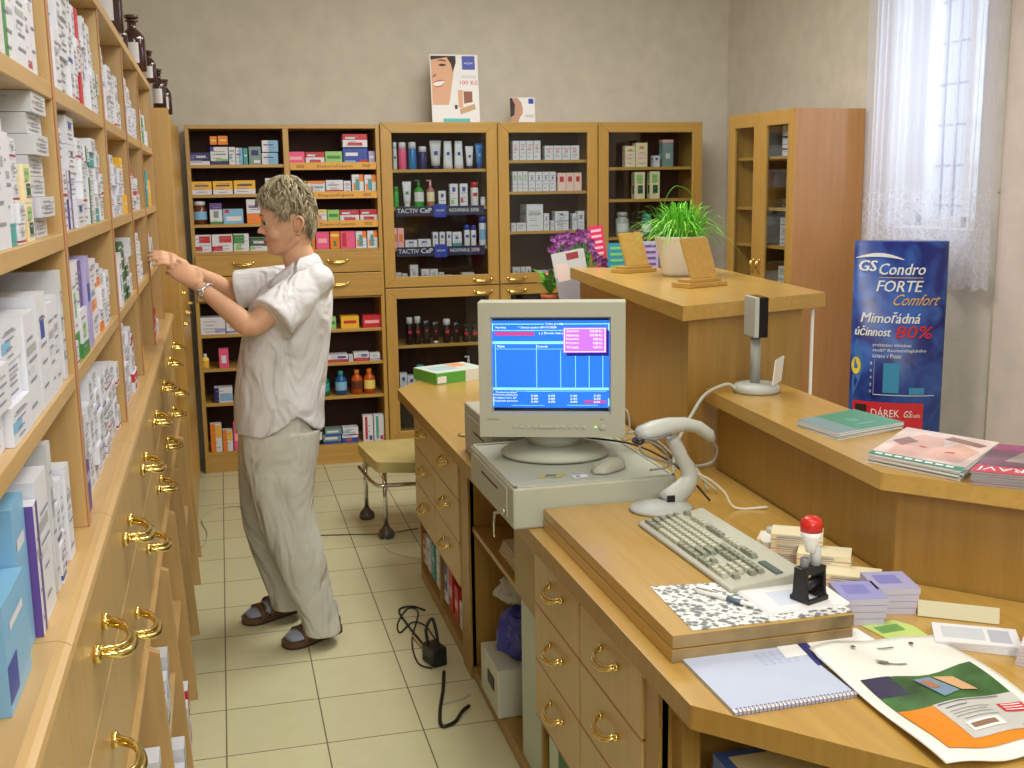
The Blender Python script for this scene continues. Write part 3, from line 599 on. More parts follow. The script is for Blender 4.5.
put_row(ZB, [(553, 625, 195, 245, 'pk'), (628, 705, 195, 243, 'rw'), (708, 777, 193, 243, 'gw'), (780, 880, 180, 242, 'br'), (778, 878, 125, 178, 'rw', dict(up=.094)), (883, 909, 190, 240, 'li')], UPZ[0], 'top shelf, right open bay')
put_row(ZB, [(560, 598, 318, 367, 'w'), (600, 633, 318, 367, 'ywh'), (636, 708, 318, 367, 'wgr'), (711, 781, 312, 363, 'wr'), (783, 812, 315, 362, 'w'), (816, 864, 290, 362, 'tea'), (867, 914, 290, 360, 'tea')], UPZ[1], 'second shelf, right open bay')
put_row(ZB, [(560, 605, 435, 485, 'ywh'), (610, 668, 435, 485, 'w'), (672, 715, 435, 485, 'ywh'), (717, 766, 432, 480, 'gw'), (768, 846, 432, 478, 'rw'), (849, 920, 430, 476, 'rw')], UPZ[2], 'third shelf, right open bay')
put_row(ZB, [(560, 600, 545, 607, 'gw'), (604, 638, 545, 607, 'pgr'), (640, 668, 550, 607, 'org'), (671, 725, 535, 605, 'pk'), (728, 768, 533, 603, 'org'), (770, 830, 530, 600, 'pgr'), (832, 876, 530, 598, 'tea'), (879, 920, 528, 597, 'tea')], 1.297, 'above drawers, right open bay')
put_row(ZC_, [(187, 290, 145, 210, 'am'), (293, 345, 165, 208, 'wb'), (350, 400, 160, 205, 'w')], LOZ[0], 'below drawers, left open bay')
put_row(ZC_, [(198, 228, 292, 348, 'ly', dict(kind='bottle', cap='w', l='yl', d='small yellow')), (265, 303, 268, 342, 'pb')], LOZ[1], 'second shelf below drawers, left bay')
put_row(ZC_, [(247, 318, 408, 465, 'wbl'), (330, 380, 405, 462, 'w')], LOZ[2], 'third shelf below drawers, left bay')
put_row(ZC_, [(233, 277, 552, 660, 'ory'), (280, 319, 578, 660, 'ory'), (321, 350, 548, 655, 'pk')], .12, 'bottom shelf, left open bay')
put_row(ZC_, [(670, 715, 140, 187, 'gw'), (733, 803, 140, 187, 'ye'), (817, 888, 135, 182, 'rp')], LOZ[0], 'below drawers, right open bay')
put_row(ZC_, [(680, 761, 287, 315, 'wbr'), (763, 780, 285, 310, 'w'), (783, 842, 280, 312, 'wbr'), (844, 884, 280, 308, 'wb')], LOZ[1], 'second shelf below drawers, right bay')
MWG = mat((20, 120, 80), .15); MWB = mat((20, 90, 150), .15); MWO = mat((190, 84, 24), .15)
put_row(ZC_, [(650, 692, 350, 438, MWG, dict(kind='bottle', cap='bk', l='te', d='green mouthwash')), (711, 759, 345, 437, MWB, dict(kind='bottle', cap='te', l='lb', d='blue mouthwash')), (774, 820, 340, 433, MWO, dict(kind='bottle', cap='og', l='br', d='orange mouthwash')), (822, 868, 338, 432, MWO, dict(kind='bottle', cap='og', l='ly', d='orange mouthwash'))], LOZ[2], 'third shelf below drawers, right bay')
put_row(ZC_, [(640, 662, 535, 622, 'bk', dict(kind='bottle', cap='w', l='w', d='dark')), (665, 734, 588, 622, 'gbl'), (672, 736, 558, 586, 'gbl', dict(up=.047)), (738, 800, 590, 622, 'bwr'), (740, 800, 558, 588, 'wlb', dict(up=.045)), (818, 857, 512, 612, 'wrt'), (860, 899, 512, 612, 'wtt')], .12, 'bottom shelf, right open bay')
GW = 'of first glass cabinet'
YC = dict
put_row(ZD, [(97, 116, 128, 245, 'lg', YC(kind='can', cap='w', l='nb', d='silver spray')), (122, 158, 128, 245, 'pk', YC(kind='can', cap='w', l=None, d='pink spray')), (165, 201, 128, 245, mat((50, 120, 190), .3), YC(kind='can', cap='w', d='blue spray')), (209, 246, 145, 243, 'nb', YC(kind='can', cap='w', d='navy')), (258, 310, 122, 245, 'lg', YC(kind='tubeinv', cap='nb', l='bl', d='silver')),
  (315, 357, 127, 247, 'w', YC(kind='tube', l='bl', d='white')), (362, 403, 127, 247, 'w', YC(kind='tube', l='bl', d='white')), (410, 446, 148, 245, 'w', YC(kind='tubeinv', cap='nb', l='bl', d='small white')), (452, 486, 137, 245, mat((40, 110, 190), .3), YC(kind='tubeinv', cap='bl', l='lb', d='blue'))], GA[0], 'top shelf '+GW, FY+.04)
put_row(ZD, [(100, 124, 298, 388, mat((50, 170, 60), .3), YC(kind='can', cap='gr', d='green')), (140, 180, 278, 388, 'w', YC(kind='tubeinv', cap='w', l='gr', d='white and green')), (190, 233, 272, 388, mat((50, 160, 60), .25), YC(kind='pump', cap='gr', l='w', d='green')), (243, 278, 273, 388, mat((176, 110, 110), .3), YC(kind='pump', cap='lp', l='cr', d='rose brown')), (292, 324, 320, 388, 'wtb'), (340, 375, 288, 385, 'wtg'), (383, 417, 288, 385, 'wtr'), (432, 466, 280, 383, 'w', YC(kind='can', cap='rd', l='rd', d='white')), (474, 496, 372, 410, 'w', YC(kind='can', cap='w', d='little white'))], GA[1], 'second shelf '+GW, FY+.045)
put_row(ZD, [(103, 117, 488, 572, 'ob'), (118, 145, 488, 572, 'ob'), (150, 202, 540, 572, 'wtb'), (206, 260, 538, 572, 'wtb'), (268, 291, 507, 570, 'wtb'), (297, 320, 507, 570, 'wtb'), (327, 348, 507, 570, 'wtb'), (352, 392, 507, 568, 'wte'), (403, 429, 478, 568, 'w', YC(kind='can', cap='bl', l='bl', d='white')), (432, 456, 478, 566, 'w', YC(kind='can', cap='bl', l='bl', d='white')), (468, 500, 440, 566, 'w', YC(kind='can', cap='bl', l='lb', d='tall white'))], GA[2], 'third shelf '+GW, FY+.045)
put_row(ZD, [(110, 133, 645, 697, 'gyb'), (135, 160, 650, 697, 'gyb'), (170, 205, 612, 695, 'gyb'), (218, 253, 630, 693, 'gyb'), (255, 290, 630, 692, 'gyb'), (292, 317, 645, 692, 'gyb'), (319, 353, 655, 690, 'gyb'), (365, 388, 665, 690, 'gyb'), (392, 445, 645, 687, 'gyb')], 1.0685, 'bottom shelf '+GW, FY+.04)
# tall bottom row: raise visible height by the part hidden behind the door rail
BKD = mat((30, 26, 30), .25); 
put_row(ZE, [(185, 221, 155, 295, BKD, YC(kind='can', cap='lg', l='rd', d='black')), (226, 262, 150, 293, BKD, YC(kind='can', cap='lg', l='rd', d='black')), (270, 311, 165, 290, BKD, YC(kind='tube', l='rd', d='black')), (318, 358, 175, 288, BKD, YC(kind='tubeinv', cap='w', l='rd', d='black')), (375, 416, 165, 287, BKD, YC(kind='can', cap='w', l='rd', d='black')), (425, 463, 178, 283, BKD, YC(kind='tube', l='rd', d='black')), (475, 512, 190, 280, BKD, YC(kind='can', cap='bk', l='rd', d='black')), (518, 560, 195, 280, BKD, YC(kind='can', cap='bk', l='rd', d='black'))], .70, 'upper shelf, lower door of first glass cabinet', FY+.045)
put_row(ZE, [(150, 189, 418, 515, 'wtb'), (191, 232, 430, 512, 'wtb'), (236, 278, 375, 508, 'w', YC(kind='can', cap='te', l='cy', d='white teal-capped')), (298, 335, 430, 500, 'w', YC(kind='can', cap='te', d='short teal-capped')), (338, 376, 430, 497, 'w', YC(kind='can', cap='cr', d='short cream-capped')), (380, 416, 425, 492, 'w', YC(kind='can', cap='li', d='short lilac-capped')), (424, 471, 402, 475, 'lib'), (486, 530, 315, 478, 'w', YC(kind='pump', cap='w', l='cr', d='white'))], .41, 'lower shelf, lower door of first glass cabinet', FY+.045)
g2 = 'of middle glass cabinet'
put_row(ZF, [(75, 103, 82, 165, 'pd'), (104, 133, 82, 165, 'pd'), (134, 163, 82, 165, 'pd'), (164, 195, 82, 165, 'pd'), (212, 248, 102, 163, 'pd'), (249, 285, 102, 163, 'pd'), (286, 322, 102, 163, 'pd'), (323, 360, 102, 163, 'pd')], 1.8, 'top shelf '+g2, FY+.045)
put_row(ZF, [(75, 96, 222, 308, 'gd'), (97, 118, 222, 308, 'gd'), (119, 140, 222, 308, 'gd'), (143, 172, 225, 308, 'kd'), (173, 202, 225, 308, 'kd'), (203, 231, 225, 308, 'kd'), (232, 260, 225, 308, 'kd'), (267, 303, 230, 307, 'prd'), (304, 337, 230, 307, 'prd'), (338, 370, 230, 307, 'prd')], 1.612, 'second shelf '+g2, FY+.045)
put_row(ZF, [(70, 90, 450, 485, 'w'), (92, 133, 450, 485, 'w'), (135, 206, 372, 485, 'w', YC(dep=.16)), (208, 232, 412, 485, 'kd'), (237, 254, 445, 487, 'w'), (256, 315, 403, 445, 'kd', YC(up=.055)), (256, 315, 446, 487, 'w'), (330, 350, 410, 480, 'w'), (352, 382, 400, 480, 'kd')], 1.372, 'third shelf '+g2, FY+.045)
put_row(ZF, [(75, 108, 578, 635, 'gyb'), (110, 130, 578, 635, 'w'), (132, 155, 578, 635, 'kd'), (178, 225, 590, 630, 'gd'), (235, 265, 590, 630, 'gyb'), (290, 340, 590, 635, 'w')], 1.0685, 'bottom shelf '+g2, FY+.045)
put_row(ZF, [(70, 120, 742, 790, 'wlb'), (122, 170, 745, 790, 'w'), (175, 240, 740, 790, 'wb')], .80, 'behind lower door '+g2, FY+.09)
g3 = 'of rightmost glass cabinet'
put_row(ZG, [(327, 366, 172, 253, 'pch'), (368, 413, 160, 253, 'pch'), (436, 460, 210, 253, 'wtb'), (470, 512, 148, 252, 'tgb')], 1.752, 'top shelf '+g3, FY+.045)
put_row(ZG, [(363, 403, 277, 380, 'gnb'), (422, 460, 275, 380, 'gnb')], 1.555, 'second shelf '+g3, FY+.045)
JG = mat((170, 180, 180), .15); JT = mat((70, 130, 130), .2)
put_row(ZG, [(300, 350, 430, 525, JG, YC(kind='jar', cap='gy', l='w', d='clear glass')), (357, 397, 500, 525, 'rw'), (397, 440, 440, 525, JT, YC(kind='jar', cap='te', l='w', d='teal'))], 1.32, 'third shelf '+g3, FY+.045)
put_row(ZG, [(365, 400, 590, 640, 'w'), (470, 512, 560, 640, 'w')], 1.0685, 'bottom shelf '+g3, FY+.045)
# tower contents (white tubs and cartons), facing the door
def tower(x, y): return V((2.86, 5.285, 0))+Matrix.Rotation(math.radians(4), 3, 'Z') @ V((x, y, 0))
n = 0
for z, its in {1.785: [(.09, .10, .10, 2), (.20, .09, .16, 1), (.47, .08, .055, 3)], 1.514: [(.13, .13, .075, 2)], 1.312: [(.09, .11, .045, 3), (.20, .09, .05, 3), (.47, .12, .05, 3)], 1.10: [(.10, .09, .06, 2), (.21, .08, .05, 2), (.42, .07, .06, 1)]}.items():
    for (yy, w_, h_, cnt) in its:
        for k in range(cnt):
            p_ = tower(.08, yy); carton(p_.x, p_.y, z+k*h_+.0005, w_, .2, h_-.001, 'bxl' if (n+k) % 3 else 'gyb', -math.pi/2+math.radians(4), 'white carton with black bands stacked behind the glass of the corner cabinet', 'cartons stacked in the corner cabinet', 'storage_carton')
        n += 1
# ---------------------------------------------------------------- left rack stock
ROWN = ['lowest', 'second', 'third', 'top']; BAYN = ['nearest', 'second', 'third', 'fourth', 'farthest']
def rack_col(row, bay, k, y, w, hs, dss, dep=.12, x=-.228):
    z = SH[row]
    for j, (h, ds) in enumerate(zip(hs, dss)):
        p_ = LP(x-random.uniform(0, .012), y+w/2)
        up = '' if len(hs) == 1 else (', bottom one' if j == 0 else ', topmost' if j == len(hs)-1 else ', %s up' % ORD[j])
        carton(p_.x, p_.y, z, w-.002, dep, h-.0008, ds, math.pi/2+LA+random.uniform(-.02, .02),
               '%s box, %s column, %s shelf of %s rack bay%s' % (DS[ds][0], ORD[k], ROWN[row], BAYN[bay], up), 'medicine boxes on the left rack')
        z += h
def cell(row, bay, y, spec):
    for k, (w, h, n, ds, *rest) in enumerate(spec):
        dl = ds.split('|'); rack_col(row, bay, k, y, w, [h]*n, [dl[j % len(dl)] for j in range(n)], rest[0] if rest else .12); y += w+.001
cell(3, 0, 1.33, [(.08, .19, 1, 'pv'), (.085, .10, 2, 'wg'), (.085, .098, 2, 'wg|w'), (.085, .105, 2, 'w'), (.085, .1, 2, 'wr|w'), (.05, .205, 1, 'w')])
cell(2, 0, 1.33, [(.085, .15, 1, 'w'), (.065, .135, 1, 'wgc'), (.045, .026, 5, 'wr|w'), (.03, .042, 3, 'y|y|w'), (.055, .05, 2, 'gnb'), (.05, .042, 2, 'blf'), (.13, .0285, 7, 'flat', .31)])
cell(1, 0, 1.20, [(.12, .05, 2, 'wlb'), (.12, .045, 3, 'wlb|w'), (.10, .135, 1, 'w'), (.09, .15, 1, 'wtb', .2), (.06, .13, 1, 'w'), (.05, .135, 1, 'w'), (.045, .12, 1, 'w'), (.035, .165, 1, 'flat', .3)])
cell(0, 0, 1.17, [(.13, .12, 1, 'sb', .16), (.085, .185, 1, 'sb', .16), (.035, .165, 1, 'wp', .14), (.09, .185, 1, 'w', .16), (.03, .10, 1, 'lgn'), (.03, .205, 1, 'gyb', .3), (.035, .055, 2, 'wb'), (.035, .06, 2, 'wb'), (.03, .13, 1, 'w'), (.045, .14, 1, 'w')])
cell(3, 1, 1.875, [(.10, .20, 1, 'w', .2), (.06, .10, 1, 'w'), (.05, .08, 2, 'w'), (.09, .065, 3, 'gyb|w', .2), (.055, .06, 3, 'w|wb|w'), (.05, .05, 4, 'wr|w'), (.04, .06, 3, 'w'), (.035, .18, 1, 'rp'), (.07, .07, 2, 'w'), (.045, .06, 3, 'w|pv'), (.06, .075, 2, 'w'), (.07, .09, 2, 'w'), (.07, .045, 3, 'w|wg')])
cell(2, 1, 1.875, [(.06, .06, 2, 'w'), (.05, .055, 3, 'w'), (.05, .05, 2, 'wr'), (.05, .10, 1, 'wp'), (.12, .048, 4, 'wtb|w|kd', .24), (.06, .04, 4, 'w|wr'), (.06, .08, 2, 'w'), (.09, .03, 5, 'cr6' if 0 else 'wg', .2), (.09, .028, 6, 'te|w|w|w', .2), (.07, .028, 5, 'w'), (.07, .05, 3, 'w|wr')])
cell(1, 1, 1.875, [(.075, .04, 3, 'wr|w'), (.06, .165, 1, 'lgn', .2), (.09, .082, 2, 'lgn|wp', .2), (.05, .16, 1, 'wb'), (.05, .165, 1, 'blf'), (.06, .14, 1, 'wlb'), (.12, .05, 3, 'w|wo|w', .2), (.07, .045, 3, 'wo|w'), (.08, .06, 2, 'w'), (.09, .055, 2, 'wb|w')])
cell(0, 1, 1.875, [(.045, .075, 2, 'wb'), (.05, .085, 2, 'pv'), (.035, .16, 1, 'gyb', .26), (.06, .028, 6, 'wg|w'), (.06, .07, 3, 'w', .2), (.06, .035, 5, 'w'), (.07, .04, 5, 'w|wb'), (.08, .045, 4, 'bxl|w', .2), (.08, .036, 5, 'bxl'), (.09, .04, 4, 'w|wr'), (.09, .04, 4, 'w'), (.06, .05, 3, 'wr')])
cell(3, 2, 2.725, [(.07, .17, 1, 'w'), (.08, .085, 2, 'w'), (.08, .08, 2, 'w|wb'), (.09, .07, 2, 'w'), (.09, .06, 2, 'w'), (.09, .05, 2, 'wr|w'), (.07, .07, 2, 'w')])
cell(2, 2, 2.725, [(.06, .16, 1, 'y'), (.07, .15, 1, 'ory'), (.09, .025, 6, 'w|wr'), (.08, .025, 6, 'w'), (.08, .025, 5, 'w|wb'), (.09, .04, 3, 'w'), (.09, .05, 3, 'y|w')])
cell(1, 2, 2.725, [(.07, .05, 2, 'w'), (.07, .12, 1, 'w'), (.09, .13, 1, 'wlb'), (.15, .03, 5, 'dg', .2), (.07, .028, 5, 'dg|w'), (.08, .05, 2, 'w'), (.09, .05, 3, 'w')])
cell(0, 2, 2.725, [(.09, .04, 5, 'w|wr'), (.09, .038, 5, 'w', .2), (.09, .05, 4, 'wr|w'), (.09, .045, 4, 'w'), (.09, .05, 3, 'rw|w'), (.09, .045, 3, 'w')])
cell(3, 3, 3.405, [(.09, .19, 1, 'w'), (.09, .08, 2, 'w'), (.1, .07, 2, 'w'), (.1, .05, 3, 'w|wlb'), (.1, .06, 2, 'w'), (.1, .05, 2, 'w')])
cell(2, 3, 3.405, [(.09, .14, 1, 'w'), (.09, .05, 2, 'wr|w'), (.09, .1, 1, 'w'), (.1, .03, 4, 'wr|rw'), (.1, .1, 1, 'w'), (.1, .05, 2, 'w')])
cell(1, 3, 3.405, [(.09, .15, 1, 'rp'), (.1, .05, 2, 'wr'), (.1, .05, 3, 'w'), (.1, .12, 1, 'w'), (.1, .05, 2, 'wb')])
cell(0, 3, 3.56, [(.09, .05, 1, 'y')])
cell(3, 4, 4.075, [(.1, .15, 1, 'w'), (.1, .06, 2, 'w'), (.1, .12, 1, 'wg'), (.1, .1, 1, 'g'), (.1, .1, 1, 'w'), (.1, .06, 2, 'w')])
cell(2, 4, 4.075, [(.1, .05, 3, 'lgn|w'), (.1, .15, 1, 'dg'), (.1, .13, 1, 'te'), (.1, .05, 2, 'w'), (.1, .1, 1, 'y'), (.1, .1, 1, 'w')])
cell(1, 4, 4.075, [(.1, .14, 1, 'w'), (.1, .03, 4, 'w|wr'), (.1, .12, 1, 'w'), (.1, .1, 1, 'wg'), (.1, .1, 1, 'w')])
cell(0, 4, 4.22, [(.12, .05, 2, 'rp'), (.1, .05, 1, 'w')])
t = thing('paper_roll', 'small white paper roll lying on the far end of the left ledge', 'roll', LP(-.27, 4.22, LZ+.031), LA)
MB().lathe([(.012, -.03), (.03, -.03), (.03, .03), (.012, .03)], WHITE, seg=20).xf(Matrix.Rotation(math.pi/2, 4, 'Y')).build('roll', t)
# base compartments
LOWS = {1: [(.06, .13, 'wb'), (.08, .12, 'w'), (.06, .14, 'w'), (.06, .10, 'wlb'), (.07, .12, 'wp')], 2: [(.08, .14, 'wb'), (.07, .11, 'w'), (.07, .15, 'bwr'), (.06, .12, 'w'), (.07, .13, 'w')], 3: [(.07, .16, 'w'), (.08, .10, 'w'), (.06, .13, 'wb'), (.07, .16, 'gyb')], 4: [(.06, .12, 'w'), (.07, .14, 'wlb')]}
for cb, its in LOWS.items():
    for lv in (0, 1):
        y = ys[cb]+.02; z = .3505 if lv else .0505
        for k, (w_, h_, ds) in enumerate(its):
            if lv == 0: ds = ['wr', 'rw', 'w', 'wg', 'bxl'][k]; h_ += .05
            p_ = LP(-.178 if lv else -.152, y+w_/2); y += w_+.012
            carton(p_.x, p_.y, z, w_, .15, h_, ds, math.pi/2+LA, '%s box, %s in %s compartment of %s drawer cabinet' % (DS[ds][0], ORD[k], 'upper' if lv else 'lower', pos9[cb]), 'boxes in the open base compartments')
# brown apothecary bottles on the rack
AMB = mat((52, 22, 24), .12, spec=.8, name='brown_glass')
def apoth(px, y, w, h, z, lab, wide=False):
    x = aty(px, 60, y).x; r = w/2; t = thing('apothecary_bottle', lab, 'bottle', (x, y, z), -1.35, 'brown apothecary bottles')
    MB().lathe([(r*.92, 0), (r, h*.02), (r, h*.56), (r*.93, h*.63), (r*.6, h*.72), (r*.38, h*.76), (r*.36, h*.88), (r*.55, h*.885), (r*.55, h*.91)], AMB, seg=24).build('glass_body', t)
    MB().lathe([(r*.3, h*.90), (r*.36, h*.93), (r*.58, h*.94), (r*.6, h*.99), (r*.5, h)], AMB, seg=20).build('stopper', t)
    q = MB(); q.loft([[(math.sin(a)*r*1.015, -math.cos(a)*r*1.015, zz*h) for a in [(-1+2*i/10)*.95+.9 for i in range(11)]] for zz in (.14, .5)], mat((206, 206, 216), .5), cap=False, closed=False); q.build('paper_label', t)
apoth(110, 3.3, .085, .20, 2.0745, 'large brown apothecary bottle with white label, nearest on top of the left rack')
apoth(121, 3.85, .05, .11, 2.0745, 'small dark apothecary bottle between the two large ones on the left rack')
apoth(134, 4.35, .085, .195, 2.0745, 'large brown apothecary bottle standing mid-way along the rack top')
apoth(149, 4.80, .05, .125, 2.0745, 'slim brown apothecary bottle, first of the three at the far rack end')
apoth(157, 5.22, .055, .17, 2.0005, 'brown apothecary bottle, second of the three at the far rack end')
apoth(163, 5.6, .055, .16, 2.0005, 'brown apothecary bottle farthest away, on the tall beech cabinet')
# ---------------------------------------------------------------- counter display cards on the back cabinets
SKIN2 = mat((226, 176, 146), .6); SKD = mat((150, 96, 80), .6); TEALP = mat((90, 190, 190), .5); REDP = mat((206, 40, 60), .5)
def disp_card(name, x0, x1, h, label, big):
    w = x1-x0; t = thing(name, label, 'sign', ((x0+x1)/2, FY+.06, 2.0245 if x1 < 2 else 2.0125), 0)
    c = MB().box(-w/2, w/2, 0, .003, 0, h, WHITE); e = -.0006
    def poly(pts, m, k=1): c.add([((a-.5)*w, e*k, b*h) for a, b in pts], [tuple(range(len(pts)))], m)
    if big:
        poly([(.02, .26), (.36, .26), (.40, .38), (.44, .55), (.48, .70), (.50, .82), (.44, .98), (.02, .98)], SKIN2)
        poly([(.34, .98), (.54, .98), (.54, .88), (.47, .74), (.44, .86)], mat((52, 34, 30), .6), 2)
        poly([(.02, .98), (.02, .92), (.34, .96), (.36, .98)], mat((52, 34, 30), .6), 2)
        poly([(.04, .56), (.10, .60), (.24, .615), (.30, .60), (.22, .545), (.12, .53)], mat((244, 240, 238), .6), 2)
        poly([(.03, .56), (.10, .61), (.24, .63), (.31, .605), (.24, .612), (.10, .596)], mat((190, 80, 84), .6), 3)
        poly([(.04, .545), (.12, .515), (.23, .53), (.30, .60), (.22, .545), (.12, .53)], mat((190, 80, 84), .6), 3)
        poly([(.16, .84), (.22, .865), (.31, .86), (.34, .84), (.26, .825)], mat((60, 40, 36), .6), 2); poly([(.14, .90), (.22, .93), (.34, .91), (.34, .895), (.22, .91)], mat((80, 54, 42), .6), 2)
        poly([(.03, .66), (.10, .68), (.13, .72), (.07, .70)], SKD, 2)
        c.box(w*.17, w*.44, -.001, 0, h*.78, h*.98, BLU); c.text('VICHY', (w*.305, -.0013, h*.86), (1, 0, 0), (0, 0, 1), TXW, h=.011, w=w*.2, al='c')
        c.box(w*.14, w*.46, -.0006, 0, h*.685, h*.69, TXT).box(w*.14, w*.46, -.0006, 0, h*.66, h*.665, TXT)
        c.text('100 Kč', (w*.30, -.0008, h*.56), (1, 0, 0), (0, 0, 1), REDP, h=.026, w=w*.38, al='c')
        poly([(.68, .46), (.86, .46), (.86, .30), (.68, .28)], SKD); poly([(.56, .48), (.66, .48), (.66, .22), (.56, .22)], SKIN2, 2); poly([(.58, .20), (.90, .28), (.92, .20), (.60, .12)], mat((206, 170, 130), .6), 3); poly([(.48, .26), (.54, .26), (.54, .20), (.48, .20)], BLACK, 2)
        c.box(-w*.27, w*.29, -.001, 0, 0.002, h*.06, TEALP)
    else:
        poly([(.0, .0), (.3, .0), (.38, .2), (.5, .36), (.52, .55), (.46, .8), (.3, .98), (0, .98)], mat((196, 150, 130), .6)); poly([(0, .2), (.16, .3), (.2, .7), (.08, .98), (0, .98)], mat((50, 36, 36), .6), 2)
        c.box(w*.25, w*.45, -.001, 0, h*.75, h*.95, BLU); c.box(w*.1, w*.45, -.001, 0, h*.2, h*.32, mat(PAL['lg']))
    c.build('printed_card', t, rot=(-.12, 0, 0)); c2 = MB().ext([(-w*.2, .012, .002), (-w*.2, .08, .002), (-w*.2, .04, h*.6)], (.003, 0, 0), mat((190, 180, 160), .7)); c2.build('back_support', t)
disp_card('counter_display', 1.25, 1.54, .40, 'tall advertising card with smiling face and 100 Kč, on top of the glass cabinets', True)
disp_card('counter_display', 1.73, 1.885, .15, 'small advertising card with a profile face, right of the big one on the glass cabinets', False)
# ---------------------------------------------------------------- advertising column
AY = 4.42; AX = aty(899, 300, AY).x
ad = thing('advertising_column', 'tall blue elliptical cardboard advertising column in front of the lace curtain', 'advertisement', (AX, AY, 0), -.54)
def ad_mat():
    mt = mat((36, 60, 150), .35, name='blue_poster'); nt = mt.node_tree; b = nt.nodes['Principled BSDF']
    tc = nt.nodes.new('ShaderNodeTexCoord'); n = nt.nodes.new('ShaderNodeTexNoise'); n.inputs['Scale'].default_value = 5; n.inputs['Distortion'].default_value = 1.5; r = nt.nodes.new('ShaderNodeValToRGB')
    r.color_ramp.elements[0].position = .38; r.color_ramp.elements[1].position = .72; r.color_ramp.elements[0].color = lin((26, 38, 116)); r.color_ramp.elements[1].color = lin((60, 104, 190))
    nt.links.new(tc.outputs['Object'], n.inputs['Vector']); nt.links.new(n.outputs['Fac'], r.inputs['Fac']); nt.links.new(r.outputs['Color'], b.inputs['Base Color']); return mt
rx, ry, ah = .20, .085, 1.385
MB().lathe([(rx, 0), (rx, ah)], ad_mat(), seg=64, sy=ry/rx, smooth=True).build('cardboard_tube', ad)
def on_el(u, z, e=.002):   # u = arc fraction -1..1 across the front
    a = u*math.pi/2; return V((math.sin(a)*(rx+e), -math.cos(a)*(ry+e), z))
ART = MB()
def wrap(mb, m_, pts, e=.002): mb.add([on_el(math.asin(max(-1, min(1, u)))/(math.pi/2), z, e) for u, z in pts], [tuple(range(len(pts)))], m_)
def wtext(s, u0, z0, uw, h, m_, e=.003, shear=0):
    vs, fs, W_, H_ = text_geo(s); ART.add([on_el(math.asin(max(-1, min(1, u0+a*uw+shear*b*h/rx)))/(math.pi/2), z0+b*h, e) for a, b in vs], fs, m_)
def wrect(u0, u1, z0, z1, m_, e=.002):
    k = 8; lo_ = [(u0+(u1-u0)*i/k, z0) for i in range(k+1)]; up_ = [(u, z1) for u, _ in reversed(lo_)]; q = lo_+up_
    vs = [on_el(math.asin(u)/(math.pi/2), z, e) for u, z in q]; ART.add(vs, [(i, i+1, 2*k-i, 2*k+1-i) for i in range(k)], m_)
SWH = mat((240, 242, 248), .4); GOLD = mat((236, 190, 90), .4); RD2 = mat((214, 44, 56), .4); LB2 = mat((64, 150, 200), .4)
for du in (0, .012, .024): wtext('GS', -.90+du, 1.255, .36, .048, SWH, shear=.15)
wtext('Condro', -.48, 1.240, .96, .050, SWH, shear=.2); wtext('Condro', -.47, 1.241, .96, .050, SWH, shear=.2)
# white swoosh
ar = [(-.95+1.0*i/12, 1.300+.036*math.sin(math.pi*(.12+.8*i/12))) for i in range(13)]; ar2 = [(u+.0, z-.003-.014*math.sin(math.pi*i/12)) for i, (u, z) in enumerate(ar)]
for i in range(12): wrap(ART, SWH, [ar2[i], ar2[i+1], ar[i+1], ar[i]])
wrect(-.46, .46, 1.226, 1.229, GOLD)
for du in (0, .01): wtext('FORTE', -.50+du, 1.165, .92, .050, SWH, shear=.2)
wtext('Comfort', -.18, 1.105, .95, .050, GOLD, shear=.5)
for du in (0, .012): wtext('Mimořádná', -.80+du, 1.025, 1.22, .050, SWH, shear=.2); wtext('účinnost', -.92+du, .965, .74, .044, SWH, shear=.2); wtext('80%', -.08+du, .958, .76, .056, RD2, shear=.2)
wtext('prokázáno klinickou', -.52, .915, .80, .019, SWH); wtext('studií* Reumatologického', -.52, .892, 1.12, .019, SWH); wtext('ústavu v Praze', -.52, .868, .60, .019, SWH)
wrect(-.28, .06, .71, .845, LB2); wrect(.28, .60, .705, .735, LB2); wrect(-.48, -.475, .70, .86, SWH); wrect(-.48, .82, .698, .701, SWH)
for k in range(5): wtext('8642%'[k] if k < 4 else '0', -.56, .835-k*.032, .04, .013, SWH)
wrap(ART, mat((70, 120, 190), .4), [(-.86, .95), (-.74, .88), (-.70, .82), (-.78, .76), (-.92, .68), (-.94, .74), (-.90, .84), (-.90, .92)], .0015)
cy_ = [(-.86+.10*math.cos(t), .825+.04*math.sin(t)) for t in [i*math.pi/8 for i in range(16)]]; wrap(ART, mat((240, 214, 70), .4), cy_, .0025)
wrect(-.90, .60, .49, .665, RD2); wrect(-.84, -.60, .59, .65, mat((60, 40, 40), .4), .003); wtext('DÁREK', -.50, .60, .60, .042, SWH); wrect(-.45, .1, .565, .570, SWH, .003); wtext('GS', .18, .60, .16, .03, SWH, shear=.2); wtext('Condro', .34, .60, .2, .018, SWH)
ART.build('printed_artwork', ad)
